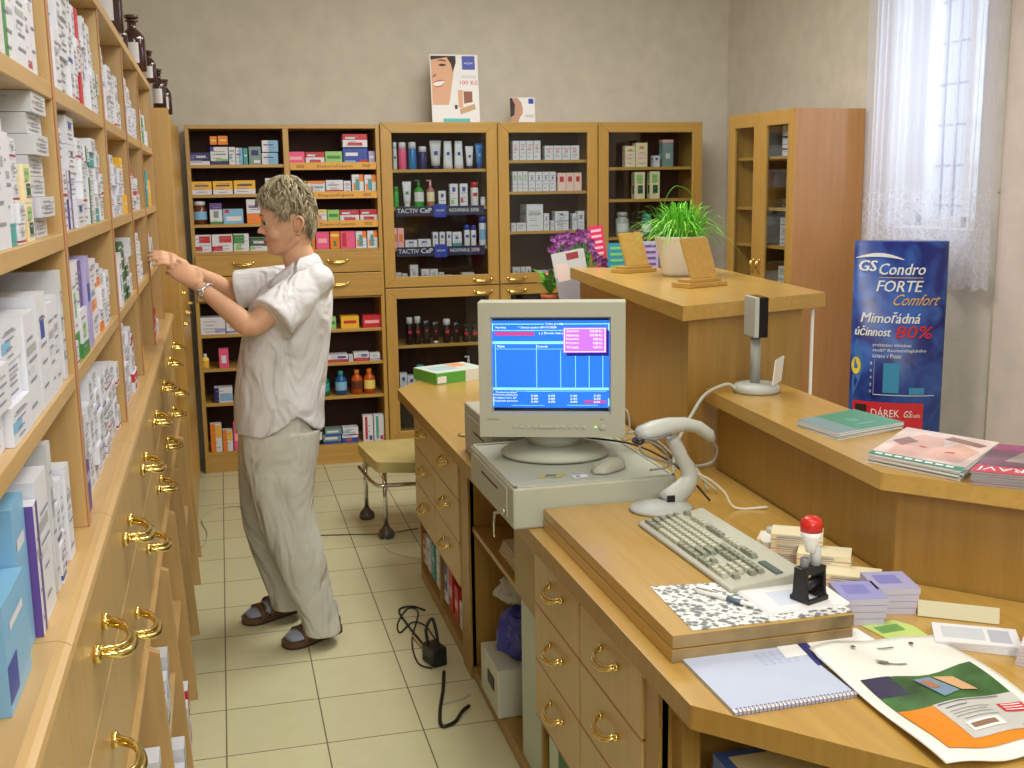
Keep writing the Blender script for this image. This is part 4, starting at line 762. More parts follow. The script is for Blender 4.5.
# ---------------------------------------------------------------- stool
st = thing('stool', 'low stool with rounded wooden seat and chrome legs by the far end of the desk', 'stool', (.80, 5.27, 0))
sp = []
for cx_, cy2, a0 in ((-.155, .17, 90), (-.12, -.19, 180), (.02, -.24, 225), (.22, -.12, 300), (.22, .17, 0)):
    for k in range(6): a = math.radians(a0+k*(90 if a0 in (90,) else 60)/5); sp.append((cx_+.05*math.cos(a), cy2+.05*math.sin(a)))
import mathutils
def hull(pts):
    pts = sorted(set((round(a, 5), round(b, 5)) for a, b in pts))
    def half(ps):
        o = []
        for p_ in ps:
            while len(o) > 1 and (o[-1][0]-o[-2][0])*(p_[1]-o[-2][1])-(o[-1][1]-o[-2][1])*(p_[0]-o[-2][0]) <= 0: o.pop()
            o.append(p_)
        return o
    a = half(pts); b = half(pts[::-1]); return a[:-1]+b[:-1]
MB().prism(hull(sp), .345, .395, mat((196, 180, 120), .35, noise=.06)).build('seat', st, bevel=.012, seg=3)
LG = [(-.17, .20), (-.12, -.14), (.20, .18), (.19, -.13)]
for x_, y_ in LG:
    l = MB().tube([(x_, y_, .05), (x_, y_, .345)], .011, CHROME, 12).build('leg', st)
    MB().lathe([(.034, 0), (.040, .012), (.036, .032), (.018, .05), (.014, .06)], mat((90, 82, 76), .4, .4), (x_, y_, 0), 16).build('foot_cap', l)
MB().tube(smooth_path([(-.20, .20, .27), (-.17, -.14, .27), (-.10, -.19, .27), (.20, -.16, .27), (.23, .18, .27), (0, .23, .27), (-.18, .22, .27)], 5), .010, CHROME, 8).build('ring_rail', st)
# ---------------------------------------------------------------- cash drawer
cd = thing('cash_drawer', 'grey-beige metal cash drawer on the desk under the monitor, keys in its lock', 'cash drawer', (.668, 2.618, .8005))
MB().box(0, .44, 0, .50, 0, .108, BEIGE2).build('casing', cd, bevel=.006)
MB().box(-.003, .002, .06, .44, .018, .095, BEIGE2).box(-.0045, -.002, .16, .34, .066, .072, BLACK).build('front_panel', cd, bevel=.001)
MB().box(.004, .436, .004, .014, .106, .112, BEIGE).box(.004, .014, .004, .496, .106, .112, BEIGE).box(.426, .436, .004, .496, .106, .112, BEIGE).box(.004, .436, .486, .496, .106, .112, BEIGE).build('top_rim', cd, bevel=.002)
MB().lathe([(.009, 0), (.009, .008)], CHROME, seg=14).xf(Matrix.Translation((-.003, .075, .03)) @ Matrix.Rotation(-math.pi/2, 4, 'Y')).build('lock', cd)
ky = thing('key_ring', 'small bunch of keys hanging from the lock of the cash drawer', 'keys', (.652, 2.693, .828))
MB().box(-.018, .004, -.0012, .0012, -.004, .004, CHROME).build('key', ky); MB().tube([(-.016, .010*math.cos(a), -.012+.012*math.sin(a)) for a in [i*math.pi/6 for i in range(13)]], .0009, CHROME, 5).build('ring', ky)
for k, s in enumerate((-.004, .005)): MB().box(-.018+s*.2, -.0165+s*.2, s-.005, s+.005, -.062, -.022, CHROME).build('key', ky)
# PC case behind
pc = thing('computer_case', 'beige desktop computer case on the desk behind the cash drawer', 'computer', (.735, 3.15, .8005))
MB().box(0, .40, 0, .36, 0, .16, BEIGE).build('casing', pc, bevel=.004); MB().box(-.004, .001, .02, .34, .02, .13, BEIGE2).box(-.006, -.003, .06, .2, .09, .094, BLACK).build('front_panel', pc)
# ---------------------------------------------------------------- CRT monitor
mo = thing('crt_monitor', 'beige tube monitor on the cash drawer showing a blue pharmacy program', 'monitor', (.838, 2.84, .913), -.34)
w, z0, z1 = .390, .075, .438
fr = MB(); o_ = [(-w/2, z0), (w/2, z0), (w/2, z1), (-w/2, z1)]; i_ = [(-w/2+.032, z0+.062), (w/2-.038, z0+.062), (w/2-.038, z1-.038), (-w/2+.032, z1-.038)]; ii = [(a*.965, z0+.062+(b-z0-.062)*1.0+(.006 if b < .3 else -.006)) for a, b in i_]
for k in range(4):
    k2 = (k+1) % 4
    fr.quad((o_[k][0], -.03, o_[k][1]), (o_[k2][0], -.03, o_[k2][1]), (i_[k2][0], -.03, i_[k2][1]), (i_[k][0], -.03, i_[k][1]), BEIGE)
    fr.quad((i_[k][0], -.03, i_[k][1]), (i_[k2][0], -.03, i_[k2][1]), (ii[k2][0], -.012, ii[k2][1]), (ii[k][0], -.012, ii[k][1]), BEIGE)
    fr.quad((o_[k][0], .05, o_[k][1]), (o_[k2][0], .05, o_[k2][1]), (o_[k2][0], -.03, o_[k2][1]), (o_[k][0], -.03, o_[k][1]), BEIGE)
    fr.quad((o_[k][0], .05, o_[k][1]), (o_[k2][0], .05, o_[k2][1]), (o_[k2][0]*.95, .06, .25+(o_[k2][1]-.25)*.95), (o_[k][0]*.95, .06, .25+(o_[k][1]-.25)*.95), BEIGE)
fr.build('front_bezel', mo, fix=False)
bk_ = MB()
def rr(hw, a, b, y, n=6, r=.03):
    out = []
    for cx, cz, s in ((hw-r, b-r, 0), (-hw+r, b-r, 90), (-hw+r, a+r, 180), (hw-r, a+r, 270)):
        for k in range(n): t = math.radians(s+90*k/(n-1)); out.append((cx+r*math.cos(t), y, cz+r*math.sin(t)))
    return out
bk_.loft([rr(.192, .10, .418, .055), rr(.185, .11, .408, .12), rr(.15, .13, .37, .26), rr(.12, .14, .33, .37)], BEIGE2); bk_.build('back_housing', mo, fix=True)
sc = MB(); SX0, SX1, SZ0, SZ1 = -.168, .161, .153, .389
def s3(u, v, e=0):
    x = SX0+(SX1-SX0)*u; z = SZ0+(SZ1-SZ0)*v; return (x, -.0145-.006*(1-((u-.5)*2)**2*.5-((v-.5)*2)**2*.5)-e, z)
def em(c, s): return mat(c, .2, emit=s)
BL0 = em((34, 108, 228), .95); BLM = BL0; CYN = em((130, 214, 255), 1.0); MAG = em((176, 104, 226), 1.0); DRK = em((16, 30, 120), .6); WTX = em((226, 240, 255), 1.1); RDS = em((180, 60, 130), .9)
N = 10
sc.add([s3(i/N, j/N) for j in range(N+1) for i in range(N+1)], [(j*(N+1)+i, j*(N+1)+i+1, (j+1)*(N+1)+i+1, (j+1)*(N+1)+i) for j in range(N) for i in range(N)], BL0, True)
def srect(u0, u1, v0, v1, m_, e=.0006):
    k = 6; sc.add([s3(u0+(u1-u0)*i/k, v, e) for v in (v0, v1) for i in range(k+1)], [(i, i+1, k+2+i, k+1+i) for i in range(k)], m_)
def stx(s, u, v, uw, vh, m_=WTX, e=.0016):
    vs, fs, *_ = text_geo(s); sc.add([s3(u+a*uw, v+b*vh, e) for a, b in vs], fs, m_)
srect(.02, .98, .02, .98, BLM, .0004)
for (a, b, c, d) in ((.025, .035, .02, .97), (.965, .975, .02, .97), (.025, .45, .955, .965), (.58, .975, .955, .965), (.03, .62, .735, .765), (.03, .97, .205, .235), (.03, .62, .885, .892), (.05, .62, .675, .68), (.05, .055, .24, .73), (.385, .39, .24, .73), (.58, .585, .24, .66), (.70, .705, .24, .66), (.81, .815, .24, .66), (.92, .925, .24, .66), (.22, .50, .19, .194), (.18, .45, .025, .03), (.63, .88, .028, .034), (.3, .95, .188, .192)): srect(a, b, c, d, CYN, .0009)
srect(.05, .37, .83, .872, RDS, .0009)
stx('Vydej', .05, .905, .09, .03); stx('* Detail vydani 09/10/2008', .24, .905, .31, .03); stx('Volny prodej', .46, .945, .14, .03); stx('( ) Dosle leku', .41, .84, .19, .03)
srect(.63, .97, .60, .89, DRK, .0010); srect(.605, .95, .635, .92, MAG, .0014); 
for a, b, c, d in ((.612, .943, .905, .91), (.612, .943, .645, .65), (.612, .617, .645, .91), (.938, .943, .645, .91)): srect(a, b, c, d, WTX, .0018)
for k, s in enumerate(('Zaplatit', 'Hotovost', 'Doplatky', 'Prijato', 'Vratit')): stx(s, .63, .865-.045*k, .10, .028, WTX, .002); stx('103.00 Kc' if k < 2 else '0.00 Kc', .82 if k < 2 else .845, .865-.045*k, .10 if k < 2 else .075, .028, WTX, .002)
stx('Nazev', .07, .695, .06, .03); stx('Doplatek', .39, .69, .09, .03)
stx('Cenove prehled', .05, .165, .17, .026); stx('Pomocne pojistovny', .03, .135, .20, .026); stx('Prodejni cena ZP', .03, .10, .19, .026); stx('Doplatek pacienta', .03, .065, .20, .026)
for x_ in (.34, .48, .66): 
    for k in range(3): stx('0.00', x_, .13-.035*k, .055, .024)
for k in range(2): stx('0.00', .85, .13-.035*k, .055, .024)
srect(.77, .95, .055, .085, RDS, .0009); stx('0.00', .85, .058, .05, .022)
sc.build('screen', mo)
bt = MB()
for k in range(11): 
    x = -.10+.0185*k; ww = .005 if k not in (4, 5) else .010; bt.box(x-ww, x+ww, -.034, -.029, .100, .107, BEIGE2)
bt.lathe([(.0085, 0), (.0085, .004)], BEIGE2, seg=18).xf(Matrix.Translation((.135, -.03, .104)) @ Matrix.Rotation(math.pi/2, 4, 'X'), len(bt.v)-36); bt.build('control_buttons', mo, bevel=.001)
MB().box(.114, .119, -.032, -.029, .102, .105, em((150, 240, 90), 2)).build('power_light', mo)
MB().text('SAMTRON', (-.175, -.0305, .120), (1, 0, 0), (0, 0, 1), mat((110, 110, 104), .5), h=.006, w=.032).text('56E', (.128, -.0305, .122), (1, 0, 0), (0, 0, 1), mat((110, 110, 104), .5), h=.005).build('maker_lettering', mo)
MB().lathe([(.150, 0), (.152, .008), (.13, .022), (.09, .032)], BEIGE2, (0, .10, 0), 32, .85).lathe([(.07, .028), (.085, .055), (.10, .09), (.10, .11)], BEIGE2, (0, .10, 0), 28).build('swivel_base', mo)
# sticker and slip on drawer
MB().add([(0, 0, 0), (.07, -.01, 0), (.095, .02, 0), (.04, .035, 0)], [(0, 1, 2, 3)], mat((196, 180, 90), .6)).add([(.03, .006, .0004), (.06, .004, .0004), (.068, .018, .0004), (.04, .024, .0004)], [(0, 1, 2, 3)], mat((90, 110, 170), .6)).build('sticker', loc=(.745, 2.70, .9095), label='small yellowish sticker on the cash drawer in front of the monitor foot', cat='sticker')
MB().box(0, .04, 0, .025, 0, .0006, WHITE).box(.008, .02, .008, .017, .0006, .0009, BLU).build('paper_slip', loc=(.845, 2.67, .9095), label='tiny white slip with a blue mark on the cash drawer by the mouse', cat='paper')
# mouse
ms = thing('computer_mouse', 'beige ball mouse lying on the cash drawer right of the monitor foot', 'mouse', (.955, 2.72, .9105), -1.0)
rr_ = []
for k in range(9):
    q = k/8; yy = -.058+.116*q; hw = .030*math.sqrt(max(.02, 1-(2*q-1)**4)); hh = .034*math.sqrt(max(.02, 1-(2*q-1.05)**2*.8))*(.75+.25*q)
    rr_.append([(hw*math.copysign(abs(math.cos(a))**.7, math.cos(a)), yy, max(0, hh*math.sin(a)) if math.sin(a) > 0 else 0) for a in [i*math.pi/10 for i in range(20)]])
MB().loft(rr_, BEIGE).build('mouse_body', ms); MB().box(-.0006, .0006, -.055, -.01, .012, .030, BEIGE2).build('button_gap', ms)
# cables behind the monitor
GRC = mat((150, 152, 146), .5); GRC2 = mat((178, 176, 160), .5)
def cable(name, pts, r, m_, label, n=8): MB().tube(smooth_path(pts, n), r, m_, 8).build(name, label=label, cat='cable')
cable('cable', [(1.06, 3.02, .93), (1.12, 2.95, .95), (1.20, 2.90, .94), (1.26, 2.84, .86), (1.28, 2.8, .806)], .004, BEIGE2, 'grey cable running down beside the cash drawer behind the monitor')
cable('cable', [(1.02, 3.0, .93), (1.05, 2.98, 1.0), (1.09, 2.96, 1.02), (1.10, 2.95, .97), (1.08, 2.95, .93), (1.14, 2.90, .95), (1.22, 2.86, .88), (1.3, 2.78, .806)], .003, GRC2, 'pale looping cable beside the monitor neck')
cable('cable', [(1.0, 3.04, .925), (1.09, 2.90, .93), (1.16, 2.80, .90), (1.2, 2.74, .86), (1.24, 2.7, .806)], .003, BLACK, 'dark thin cable behind the monitor')
# ---------------------------------------------------------------- layered wooden board
wb = thing('desk_board', 'double-layered oak board lying on the desk under keyboard and stamp', 'board', (0, 0, .8005), 0)
BR = mat((110, 84, 52), .6); CHIP = mat((150, 128, 92), .8, noise=.25)
MB().box(.744, 1.11, 1.772, 2.610, 0, .0248, DK_T).box(.7445, 1.1095, 1.7714, 1.772, .0005, .0243, CHIP).build('lower_board', wb, bevel=.0015); MB().box(.746, 1.113, 1.774, 2.612, .0268, .0515, DK_T).box(.7465, 1.1125, 1.7734, 1.774, .0273, .051, CHIP).build('upper_board', wb, bevel=.0015)
MB().box(.752, 1.104, 1.78, 2.60, .0248, .0268, BR).build('glue_gap', wb)
BZ = .8525
# ---------------------------------------------------------------- keyboard
kb = thing('keyboard', 'beige computer keyboard with grey function keys lying on the oak board', 'keyboard', (1.012, 2.175, BZ), -math.pi/2+.03)
L_, Dp = .475, .168
MB().ext([(-L_/2, -Dp/2, 0), (-L_/2, Dp/2, 0), (-L_/2, Dp/2, .030), (-L_/2, .045, .024), (-L_/2, -Dp/2+.01, .012), (-L_/2, -Dp/2, .008)], (L_, 0, 0), BEIGE).build('keyboard_case', kb, bevel=.003)
KL = mat((186, 187, 168), .5); KD = mat((136, 140, 122), .5); kc = {}
def key(cx, cy, w_, dark=False, d_=.0165):
    k = (round(w_, 4), dark, round(d_, 4)); mm = KD if dark else KL
    if k not in kc:
        b = MB(); t_ = .82; a0, b0, h_ = w_/2-.0008, d_/2-.0008, .008
        vs = [(-a0, -b0, 0), (a0, -b0, 0), (a0, b0, 0), (-a0, b0, 0)]+[(-(a0-.0022), -(b0-.0018), h_), (a0-.0022, -(b0-.0018), h_), (a0-.0022, b0-.003, h_), (-(a0-.0022), b0-.003, h_)]
        b.add(vs, [(3, 2, 1, 0), (4, 5, 6, 7), (0, 1, 5, 4), (1, 2, 6, 5), (2, 3, 7, 6), (3, 0, 4, 7)], mm); kc[k] = b.mesh('key')
    z = .0125+(cy+Dp/2-.012)*.112
    link(kc[k], 'key', kb, (cx, cy, z), (.11, 0, 0))
U = .0188; X0 = -L_/2+.014
rowsy = [-.066, -.048, -.030, -.012, .006]
for r, (lay) in enumerate([[(1.5, 1), (1.25, 1), (1.5, 1), (5.5, 0), (1.25, 1), (1.25, 1), (1.5, 1), (1.25, 1)], [(2.25, 1)]+[(1, 0)]*10+[(2.75, 1)], [(1.75, 1)]+[(1, 0)]*11+[(2.25, 1)], [(1.5, 1)]+[(1, 0)]*12+[(1.5, 1)], [(1, 1)]+[(1, 0)]*12+[(2, 1)]]):
    x = X0
    for u_, dk_ in lay: key(x+u_*U/2, rowsy[r], u_*U, bool(dk_)); x += u_*U
for g_, n_ in ((0, 1), (2, 4), (6.5, 4), (11, 4)):
    for k in range(n_): key(X0+(g_+k+.5)*U, .034, U, bool((g_ == 0) or g_ == 6.5))
for k in range(3):
    for ry_ in (-.012, .006, .034): key(X0+(15.3+k+.5)*U, ry_, U, True)
    key(X0+(15.3+k+.5)*U, -.066, U, True)
key(X0+16.8*U, -.048, U, True)
for k in range(4):
    for r in range(5):
        if k == 3 and r in (0, 2): continue
        key(X0+(18.6+k+.5)*U, rowsy[r], U, k == 3 or r == 4)
MB().box(L_/2-.09, L_/2-.016, .026, .042, .022, .0265, mat((90, 108, 108), .3)).build('indicator_panel', kb)
# ---------------------------------------------------------------- barcode scanner
bs = thing('barcode_scanner', 'pale grey handheld barcode scanner resting on its curved stand behind the keyboard', 'scanner', (1.03, 2.56, BZ))
def lo(px, py, y): return aty(px, py, y)-V((1.03, 2.56, BZ))
base = [(.10*math.cos(a)+(.0), .055*math.sin(a)) for a in [i*math.pi/14 for i in range(28)]]
SL = MB(); SL.lathe([(.078, 0), (.082, .004), (.076, .010), (.03, .018)], GREYP, (-.005, -.04, 0), 28, .85); SL.build('stand_foot', bs)
nk = smooth_path([V((.02, -.015, .006)), lo(689, 480, 2.56), lo(682, 458, 2.56), lo(672, 438, 2.56)], 5); rs = [.034-.016*min(1, k/8) for k in range(len(nk))]
MB().tube(nk, rs, GREYP, 14, flat=((0, 1, 0), .8)).build('stand_neck', bs); MB().box(.01, .03, -.045, -.04, .016, .034, BLACK).build('badge', bs)
hd = [lo(637, 436, 2.54), lo(642, 434, 2.54), lo(655, 430, 2.55), lo(670, 426, 2.555), lo(684, 424, 2.56), lo(698, 427, 2.56), lo(708, 434, 2.565), lo(712, 440, 2.565)]
gn = MB(); gn.tube(hd, [.018, .028, .033, .030, .024, .021, .019, .012], WPL if 0 else GREYP, 16, flat=((0, 0, 1), .72)); gn.build('scanner_gun', bs)
MB().tube([lo(635.5, 440, 2.53), lo(640, 441.5, 2.53)], [.020, .024], mat((60, 40, 44), .2), 14, flat=((0, 0, 1), .35)).build('scan_window', bs)
MB().tube([lo(637, 437.5, 2.515), lo(655, 440, 2.51), lo(672, 434, 2.52)], .003, mat((120, 120, 126), .4), 6).build('trim_line', bs)
MB().box(-.004, .004, -.006, .006, 0, .002, BLACK).build('trigger_mark', bs, loc=lo(655, 420, 2.56)+V((0, -.01, -.004)))
CW = [aty(712, 440, 2.565), aty(717, 450, 2.6), aty(712, 462, 2.62), aty(695, 466, 2.62), aty(670, 463, 2.6), aty(645, 455, 2.58)]
cable('coiled_cable', CW+[aty(640, 445, 2.62), aty(650, 442, 2.64), aty(665, 452, 2.62), aty(668, 466, 2.6), aty(650, 470, 2.6)], .0035, GRC, 'grey scanner cable looping from the tail of the barcode scanner')
cable('cable', [aty(694, 472, 2.6), aty(710, 480, 2.62), aty(724, 492, 2.63), aty(736, 508, 2.62), V((1.36, 2.6, .806))], .0035, mat((226, 222, 206), .5), 'cream cable dropping from the scanner stand behind the keyboard')
# ---------------------------------------------------------------- customer display
vd = thing('customer_display', 'grey pole display on a round foot at the far end of the customer ledge', 'display', (1.49, 2.94, 1.0505))
MB().lathe([(.064, 0), (.068, .004), (.068, .016), (.060, .024), (.03, .027)], GREYP, seg=32).build('foot', vd); MB().lathe([(.0145, .02), (.0145, .16)], mat((150, 154, 152), .4), (-.005, 0, 0), 20).build('pole', vd)
MB().box(-.026, -.012, -.045, .045, .165, .280, mat((176, 180, 178), .4)).build('display_housing', vd, rot=-.12, bevel=.002); MB().box(-.012, .014, -.045, .045, .165, .280, mat((18, 18, 24), .15)).build('display_window', vd, rot=-.12)
MB().box(0, .003, -.045, .045, 0, .075, mat((240, 240, 244), .2)).build('card', loc=(1.535, 2.905, 1.079), rot=(0, .10, -.75), label='small white card leaning against the pole of the customer display', cat='card')
cable('cable', [(1.425, 2.94, 1.062), (1.40, 2.95, 1.075), (1.335, 2.95, 1.05), (1.28, 2.92, 1.0), (1.22, 2.88, .93), (1.19, 2.84, .86), (1.18, 2.8, .806)], .0055, GRC2, 'thick grey cable arching down from the customer display')
# ---------------------------------------------------------------- paper on board, pens, pads, stamp
pm = bpy.data.materials.new('grey_leaf_print'); pm.use_nodes = True; nt = pm.node_tree; vo = nt.nodes.new('ShaderNodeTexVoronoi'); vo.inputs['Scale'].default_value = 78; vo.distance = 'MANHATTAN'; tcx = nt.nodes.new('ShaderNodeTexCoord'); rp = nt.nodes.new('ShaderNodeValToRGB')
rp.color_ramp.elements[0].position = .52; rp.color_ramp.elements[1].position = .86; rp.color_ramp.elements[0].color = lin((112, 120, 126)); rp.color_ramp.elements[1].color = lin((232, 234, 236))
nt.links.new(tcx.outputs['Object'], vo.inputs['Vector']); nt.links.new(vo.outputs['Distance'], rp.inputs['Fac']); nt.links.new(rp.outputs['Color'], nt.nodes['Principled BSDF'].inputs['Base Color'])
MB().prism([(a_.x, a_.y) for a_ in (atz(693, 631, BZ), atz(853, 612, BZ), atz(800, 578, BZ), atz(650, 587, BZ))], 0, .0012, pm).build('patterned_sheet', loc=(0, 0, BZ), label='white sheet with grey leaf pattern lying at the near end of the oak board', cat='paper')
for k in range(4): MB().prism([(a_.x, a_.y) for a_ in (atz(768, 616, BZ), atz(848, 606, BZ), atz(812, 580, BZ), atz(735, 592, BZ))], 0, .0008, WHITE).prism([(a_.x, a_.y) for a_ in (atz(778, 609, BZ), atz(800, 606, BZ), atz(790, 592, BZ), atz(762, 596, BZ))], .0008, .0010, mat((206, 214, 236), .6)).build('notepaper', loc=(.002*k, .001*k, BZ+.0013+.0009*k), rot=0, label='loose white note sheet, %s of the four under the stamp' % ['lowest', 'second', 'third', 'topmost'][k], cat='paper', group='note sheets under the stamp')
pn = thing('ballpoint_pen', 'white and grey ballpoint pen lying on the patterned sheet', 'pen', tuple(atz(725, 598, BZ+.0065)), -.98)
MB().tube([(-.068, 0, 0), (-.06, 0, 0), (.04, 0, 0), (.058, 0, 0), (.066, 0, 0)], [.003, .005, .005, .004, .0012], WPL, 12).build('barrel', pn); MB().tube([(.005, 0, 0), (.036, 0, 0)], .0053, mat((90, 110, 130), .4), 12).build('grip', pn); MB().box(-.066, -.028, -.0015, .0015, .005, .007, CHROME).build('clip', pn)
sp_ = thing('stamp', 'black self-inking stamp with red-topped white handle standing on the note sheets', 'stamp', tuple(atz(809, 599, BZ+.0052)), .35); sp_.scale = (1.2, 1.2, 1.3)
SB = MB()
for s_ in (-1, 1): SB.ext([(s_*.021-.003, -.020, 0), (s_*.021-.003, .020, 0), (s_*.021-.003, .015, .012), (s_*.021-.003, .013, .045), (s_*.021-.003, -.013, .045), (s_*.021-.003, -.015, .012)], (.006, 0, 0), BLACK)
SB.box(-.024, .024, -.020, -.015, 0, .008, BLACK).box(-.024, .024, .015, .020, 0, .008, BLACK).box(-.024, .024, -.013, .013, .043, .052, BLACK); SB.build('frame', sp_, bevel=.0015)
MB().tube([(-.018, 0, .024), (.018, 0, .024)], .009, mat((40, 40, 44), .25), 18).build('drum', sp_)
MB().lathe([(.009, .050), (.009, .078), (.007, .080)], mat((206, 210, 214), .2), (.012, 0, 0), 16).lathe([(.007, .050), (.007, .066)], mat((120, 120, 124), .2), (-.014, 0, 0), 16).build('plunger', sp_)
MB().lathe([(.008, .074), (.010, .084), (.015, .096), (.0175, .106)], WPL, seg=24).build('handle', sp_); MB().lathe([(.0175, .106), (.018, .116), (.0155, .124), (.009, .128)], mat((206, 40, 34), .3), seg=24).build('red_cap', sp_); MB().box(.0235, .028, -.004, .004, .032, .040, mat((206, 40, 34), .3)).build('red_button', sp_)
# ---------------------------------------------------------------- notebook, sheets and bag at the front
nb = thing('spiral_notebook', 'open spiral notebook with pale blue pages on the near desk corner', 'notebook', (.765, 1.555, .8005), .0)
MB().prism([(0, 0), (.226, .006), (.226, .262), (.0, .245)], 0, .006, mat((188, 198, 226), .6, noise=.02)).build('pages', nb)
MB().prism([(-.001, -.001), (.227, .005), (.227, .015), (-.001, .009)], .006, .0065, WHITE).build('margin_strip', nb)
sq = MB()
for k in range(30):
    x = .006+.0074*k; y = .004+.0002*k; sq.tube([(x, y+.007*math.cos(a), .004+.006*math.sin(a)) for a in [i*math.pi/5 for i in range(10)]], .0009, mat((150, 130, 170), .4), 4)
sq.build('spiral_wire', nb)
q = MB()
for k in range(7):
    for j in range(5): q.box(.13+.015*j, .13+.015*j+random.uniform(.006, .012), .20-.008*k, .2008-.008*k, .0062, .0065, mat((150, 160, 200), .6))
q.build('handwriting', nb)
MB().prism([(.915, 1.745), (1.115, 1.75), (1.11, 1.83), (.93, 1.832)], 0, .001, WHITE).prism([(.955, 1.70), (.975, 1.705), (.985, 1.805), (.965, 1.805)], .0012, .0016, mat((40, 44, 120), .4)).build('loose_sheet', loc=(.03, -.022, .8068), rot=0, label='loose white sheet with a navy bar between notebook and plastic bag', cat='paper')
bg = thing('plastic_bag', 'flat white plastic bag printed with a green and orange picture, on the desk front', 'bag', (.996, 1.73, .8085), 0)
bw_, bh_ = .262, .425
def bp(u, v, e=0):
    x = u*bw_-.015*v; y = -v*bh_+.004*math.sin(u*7+v*3); z = .004+.0035*math.sin(u*5+v*8)+.003*math.sin(u*11-v*6)+e+(.004 if v < .06 else 0); return (x, y, z)
NB = 24; q = MB(); q.add([bp(i/NB, j/NB) for j in range(NB+1) for i in range(NB+1)], [(j*(NB+1)+i, (j+1)*(NB+1)+i, (j+1)*(NB+1)+i+1, j*(NB+1)+i+1) for j in range(NB) for i in range(NB)], mat((234, 234, 230), .35), True)
q.build('film', bg, solid=.002)
art = MB()
def brect(u0, u1, v0, v1, m_, e=.0022, n_=10): art.add([bp(u0+(u1-u0)*i/n_, v0+(v1-v0)*j/n_, e) for j in range(n_+1) for i in range(n_+1)], [(j*(n_+1)+i, (j+1)*(n_+1)+i, (j+1)*(n_+1)+i+1, j*(n_+1)+i+1) for j in range(n_) for i in range(n_)], m_)
def bpoly(pts, m_, e): art.add([bp(u, v, e) for u, v in pts], [tuple(range(len(pts)))[::-1]], m_)
GP = mat((60, 100, 56), .4, noise=.5)
brect(.10, .92, .33, .72, GP); brect(.10, .30, .33, .48, mat((50, 50, 80), .4), .0026, 5); brect(.10, .92, .60, .92, mat((226, 136, 34), .4), .0027)
bpoly([(.42, .38), (.56, .36), (.62, .52), (.46, .56)], mat((120, 150, 180), .4), .004); bpoly([(.58, .36), (.70, .40), (.74, .54), (.64, .52)], mat((214, 170, 130), .4), .004); bpoly([(.44, .40), (.52, .40), (.53, .47), (.46, .48)], mat((180, 120, 90), .4), .0045)
brect(.33, .92, .60, .86, mat((196, 196, 196), .4), .0036); brect(.72, .90, .67, .73, RD2, .0046, 3); brect(.38, .62, .76, .82, mat((236, 236, 236), .4), .0046, 3); brect(.40, .58, .775, .805, mat((140, 110, 90), .4), .005, 3)
def btext(s, u, v, uw, vh, m_, e=.0052):
    vs, fs, *_ = text_geo(s); art.add([bp(u+a*uw, v-b*vh, e) for a, b in vs], fs, m_)

for a_, b_, c_, d_ in ((.35, .80, .612, .618), (.37, .52, .645, .650), (.37, .66, .675, .678), (.37, .62, .695, .698), (.37, .64, .715, .718), (.40, .66, .74, .743), (.72, .9, .83, .833)): brect(a_, b_, c_, d_, mat((96, 96, 100), .5), .005, 3)
for k in range(3): brect(.74, .88, .68+.017*k, .686+.017*k, SWH, .0054, 3)
brect(.33, .55, .205, .215, mat((120, 120, 120), .4), .003, 3); bpoly([(.33, .19), (.42, .195), (.42, .215), (.36, .225)], mat((120, 120, 120), .4), .0045)
for u in (.28, .72): bpoly([(u+.018*math.cos(-a), .075+.012*math.sin(-a)) for a in [i*math.pi/4 for i in range(8)]], mat((90, 60, 50), .4), .0065)
brect(.46, .58, .072, .08, mat((90, 80, 70), .4), .0055, 3)
art.build('printed_picture', bg)
# ---------------------------------------------------------------- small stock behind the keyboard
for k, (x, y, z) in enumerate([(1.225, 2.20, 0), (1.225, 2.20, 1), (1.225, 2.20, 2), (1.245, 2.115, 0), (1.245, 2.115, 1), (1.265, 2.03, 0), (1.235, 2.29, 0)]):
    carton(x, y, .8005+.0215*z, .115, .07, .021, 'sand', -.62+.04*z, 'cream carton in the heap behind the stamp, %s' % ['bottom of the tallest pile', 'middle of the tallest pile', 'top of the tallest pile', 'lower of the middle pair', 'upper of the middle pair', 'single near one', 'single far one'][k], 'cream cartons behind the keyboard')
bl_ = [('lowest', 0), ('second', .0135), ('third', .027), ('topmost', .0405)]
for i, (x, y, n_) in enumerate([(1.180, 1.880, 4), (1.272, 1.912, 4)]):
    for k in range(n_):
        MB().box(-.044, .044, -.05, .05, 0, .0125, mat((196, 192, 214), .5)).box(-.044, .044, -.05, .05, .0125, .013, mat((150, 150, 206) if i == 0 or k < 3 else (166, 162, 204), .5)).box(-.028, .02, -.02, .03, .013, .0132, mat((128, 128, 196), .5)).build('leaflet_pad', loc=(x+.002*k, y, .8005+.0135*k), rot=-.28+.02*k, label='lilac leaflet pad, %s in the %s stack beside the stamp' % (bl_[k][0], ['near', 'far'][i]), cat='leaflet', group='lilac leaflet pads by the stamp')
MB().prism([(0, 0), (.07, .03), (.10, .0), (.115, -.05), (.03, -.06)], 0, .001, mat((190, 212, 120), .5)).prism([(.02, -.01), (.07, .01), (.08, -.02), (.03, -.04)], .001, .0013, mat((110, 160, 80), .5)).build('leaflet', loc=(1.165, 1.83, .8005), rot=-.3, label='pale green leaflet lying in front of the lilac pads', cat='leaflet')
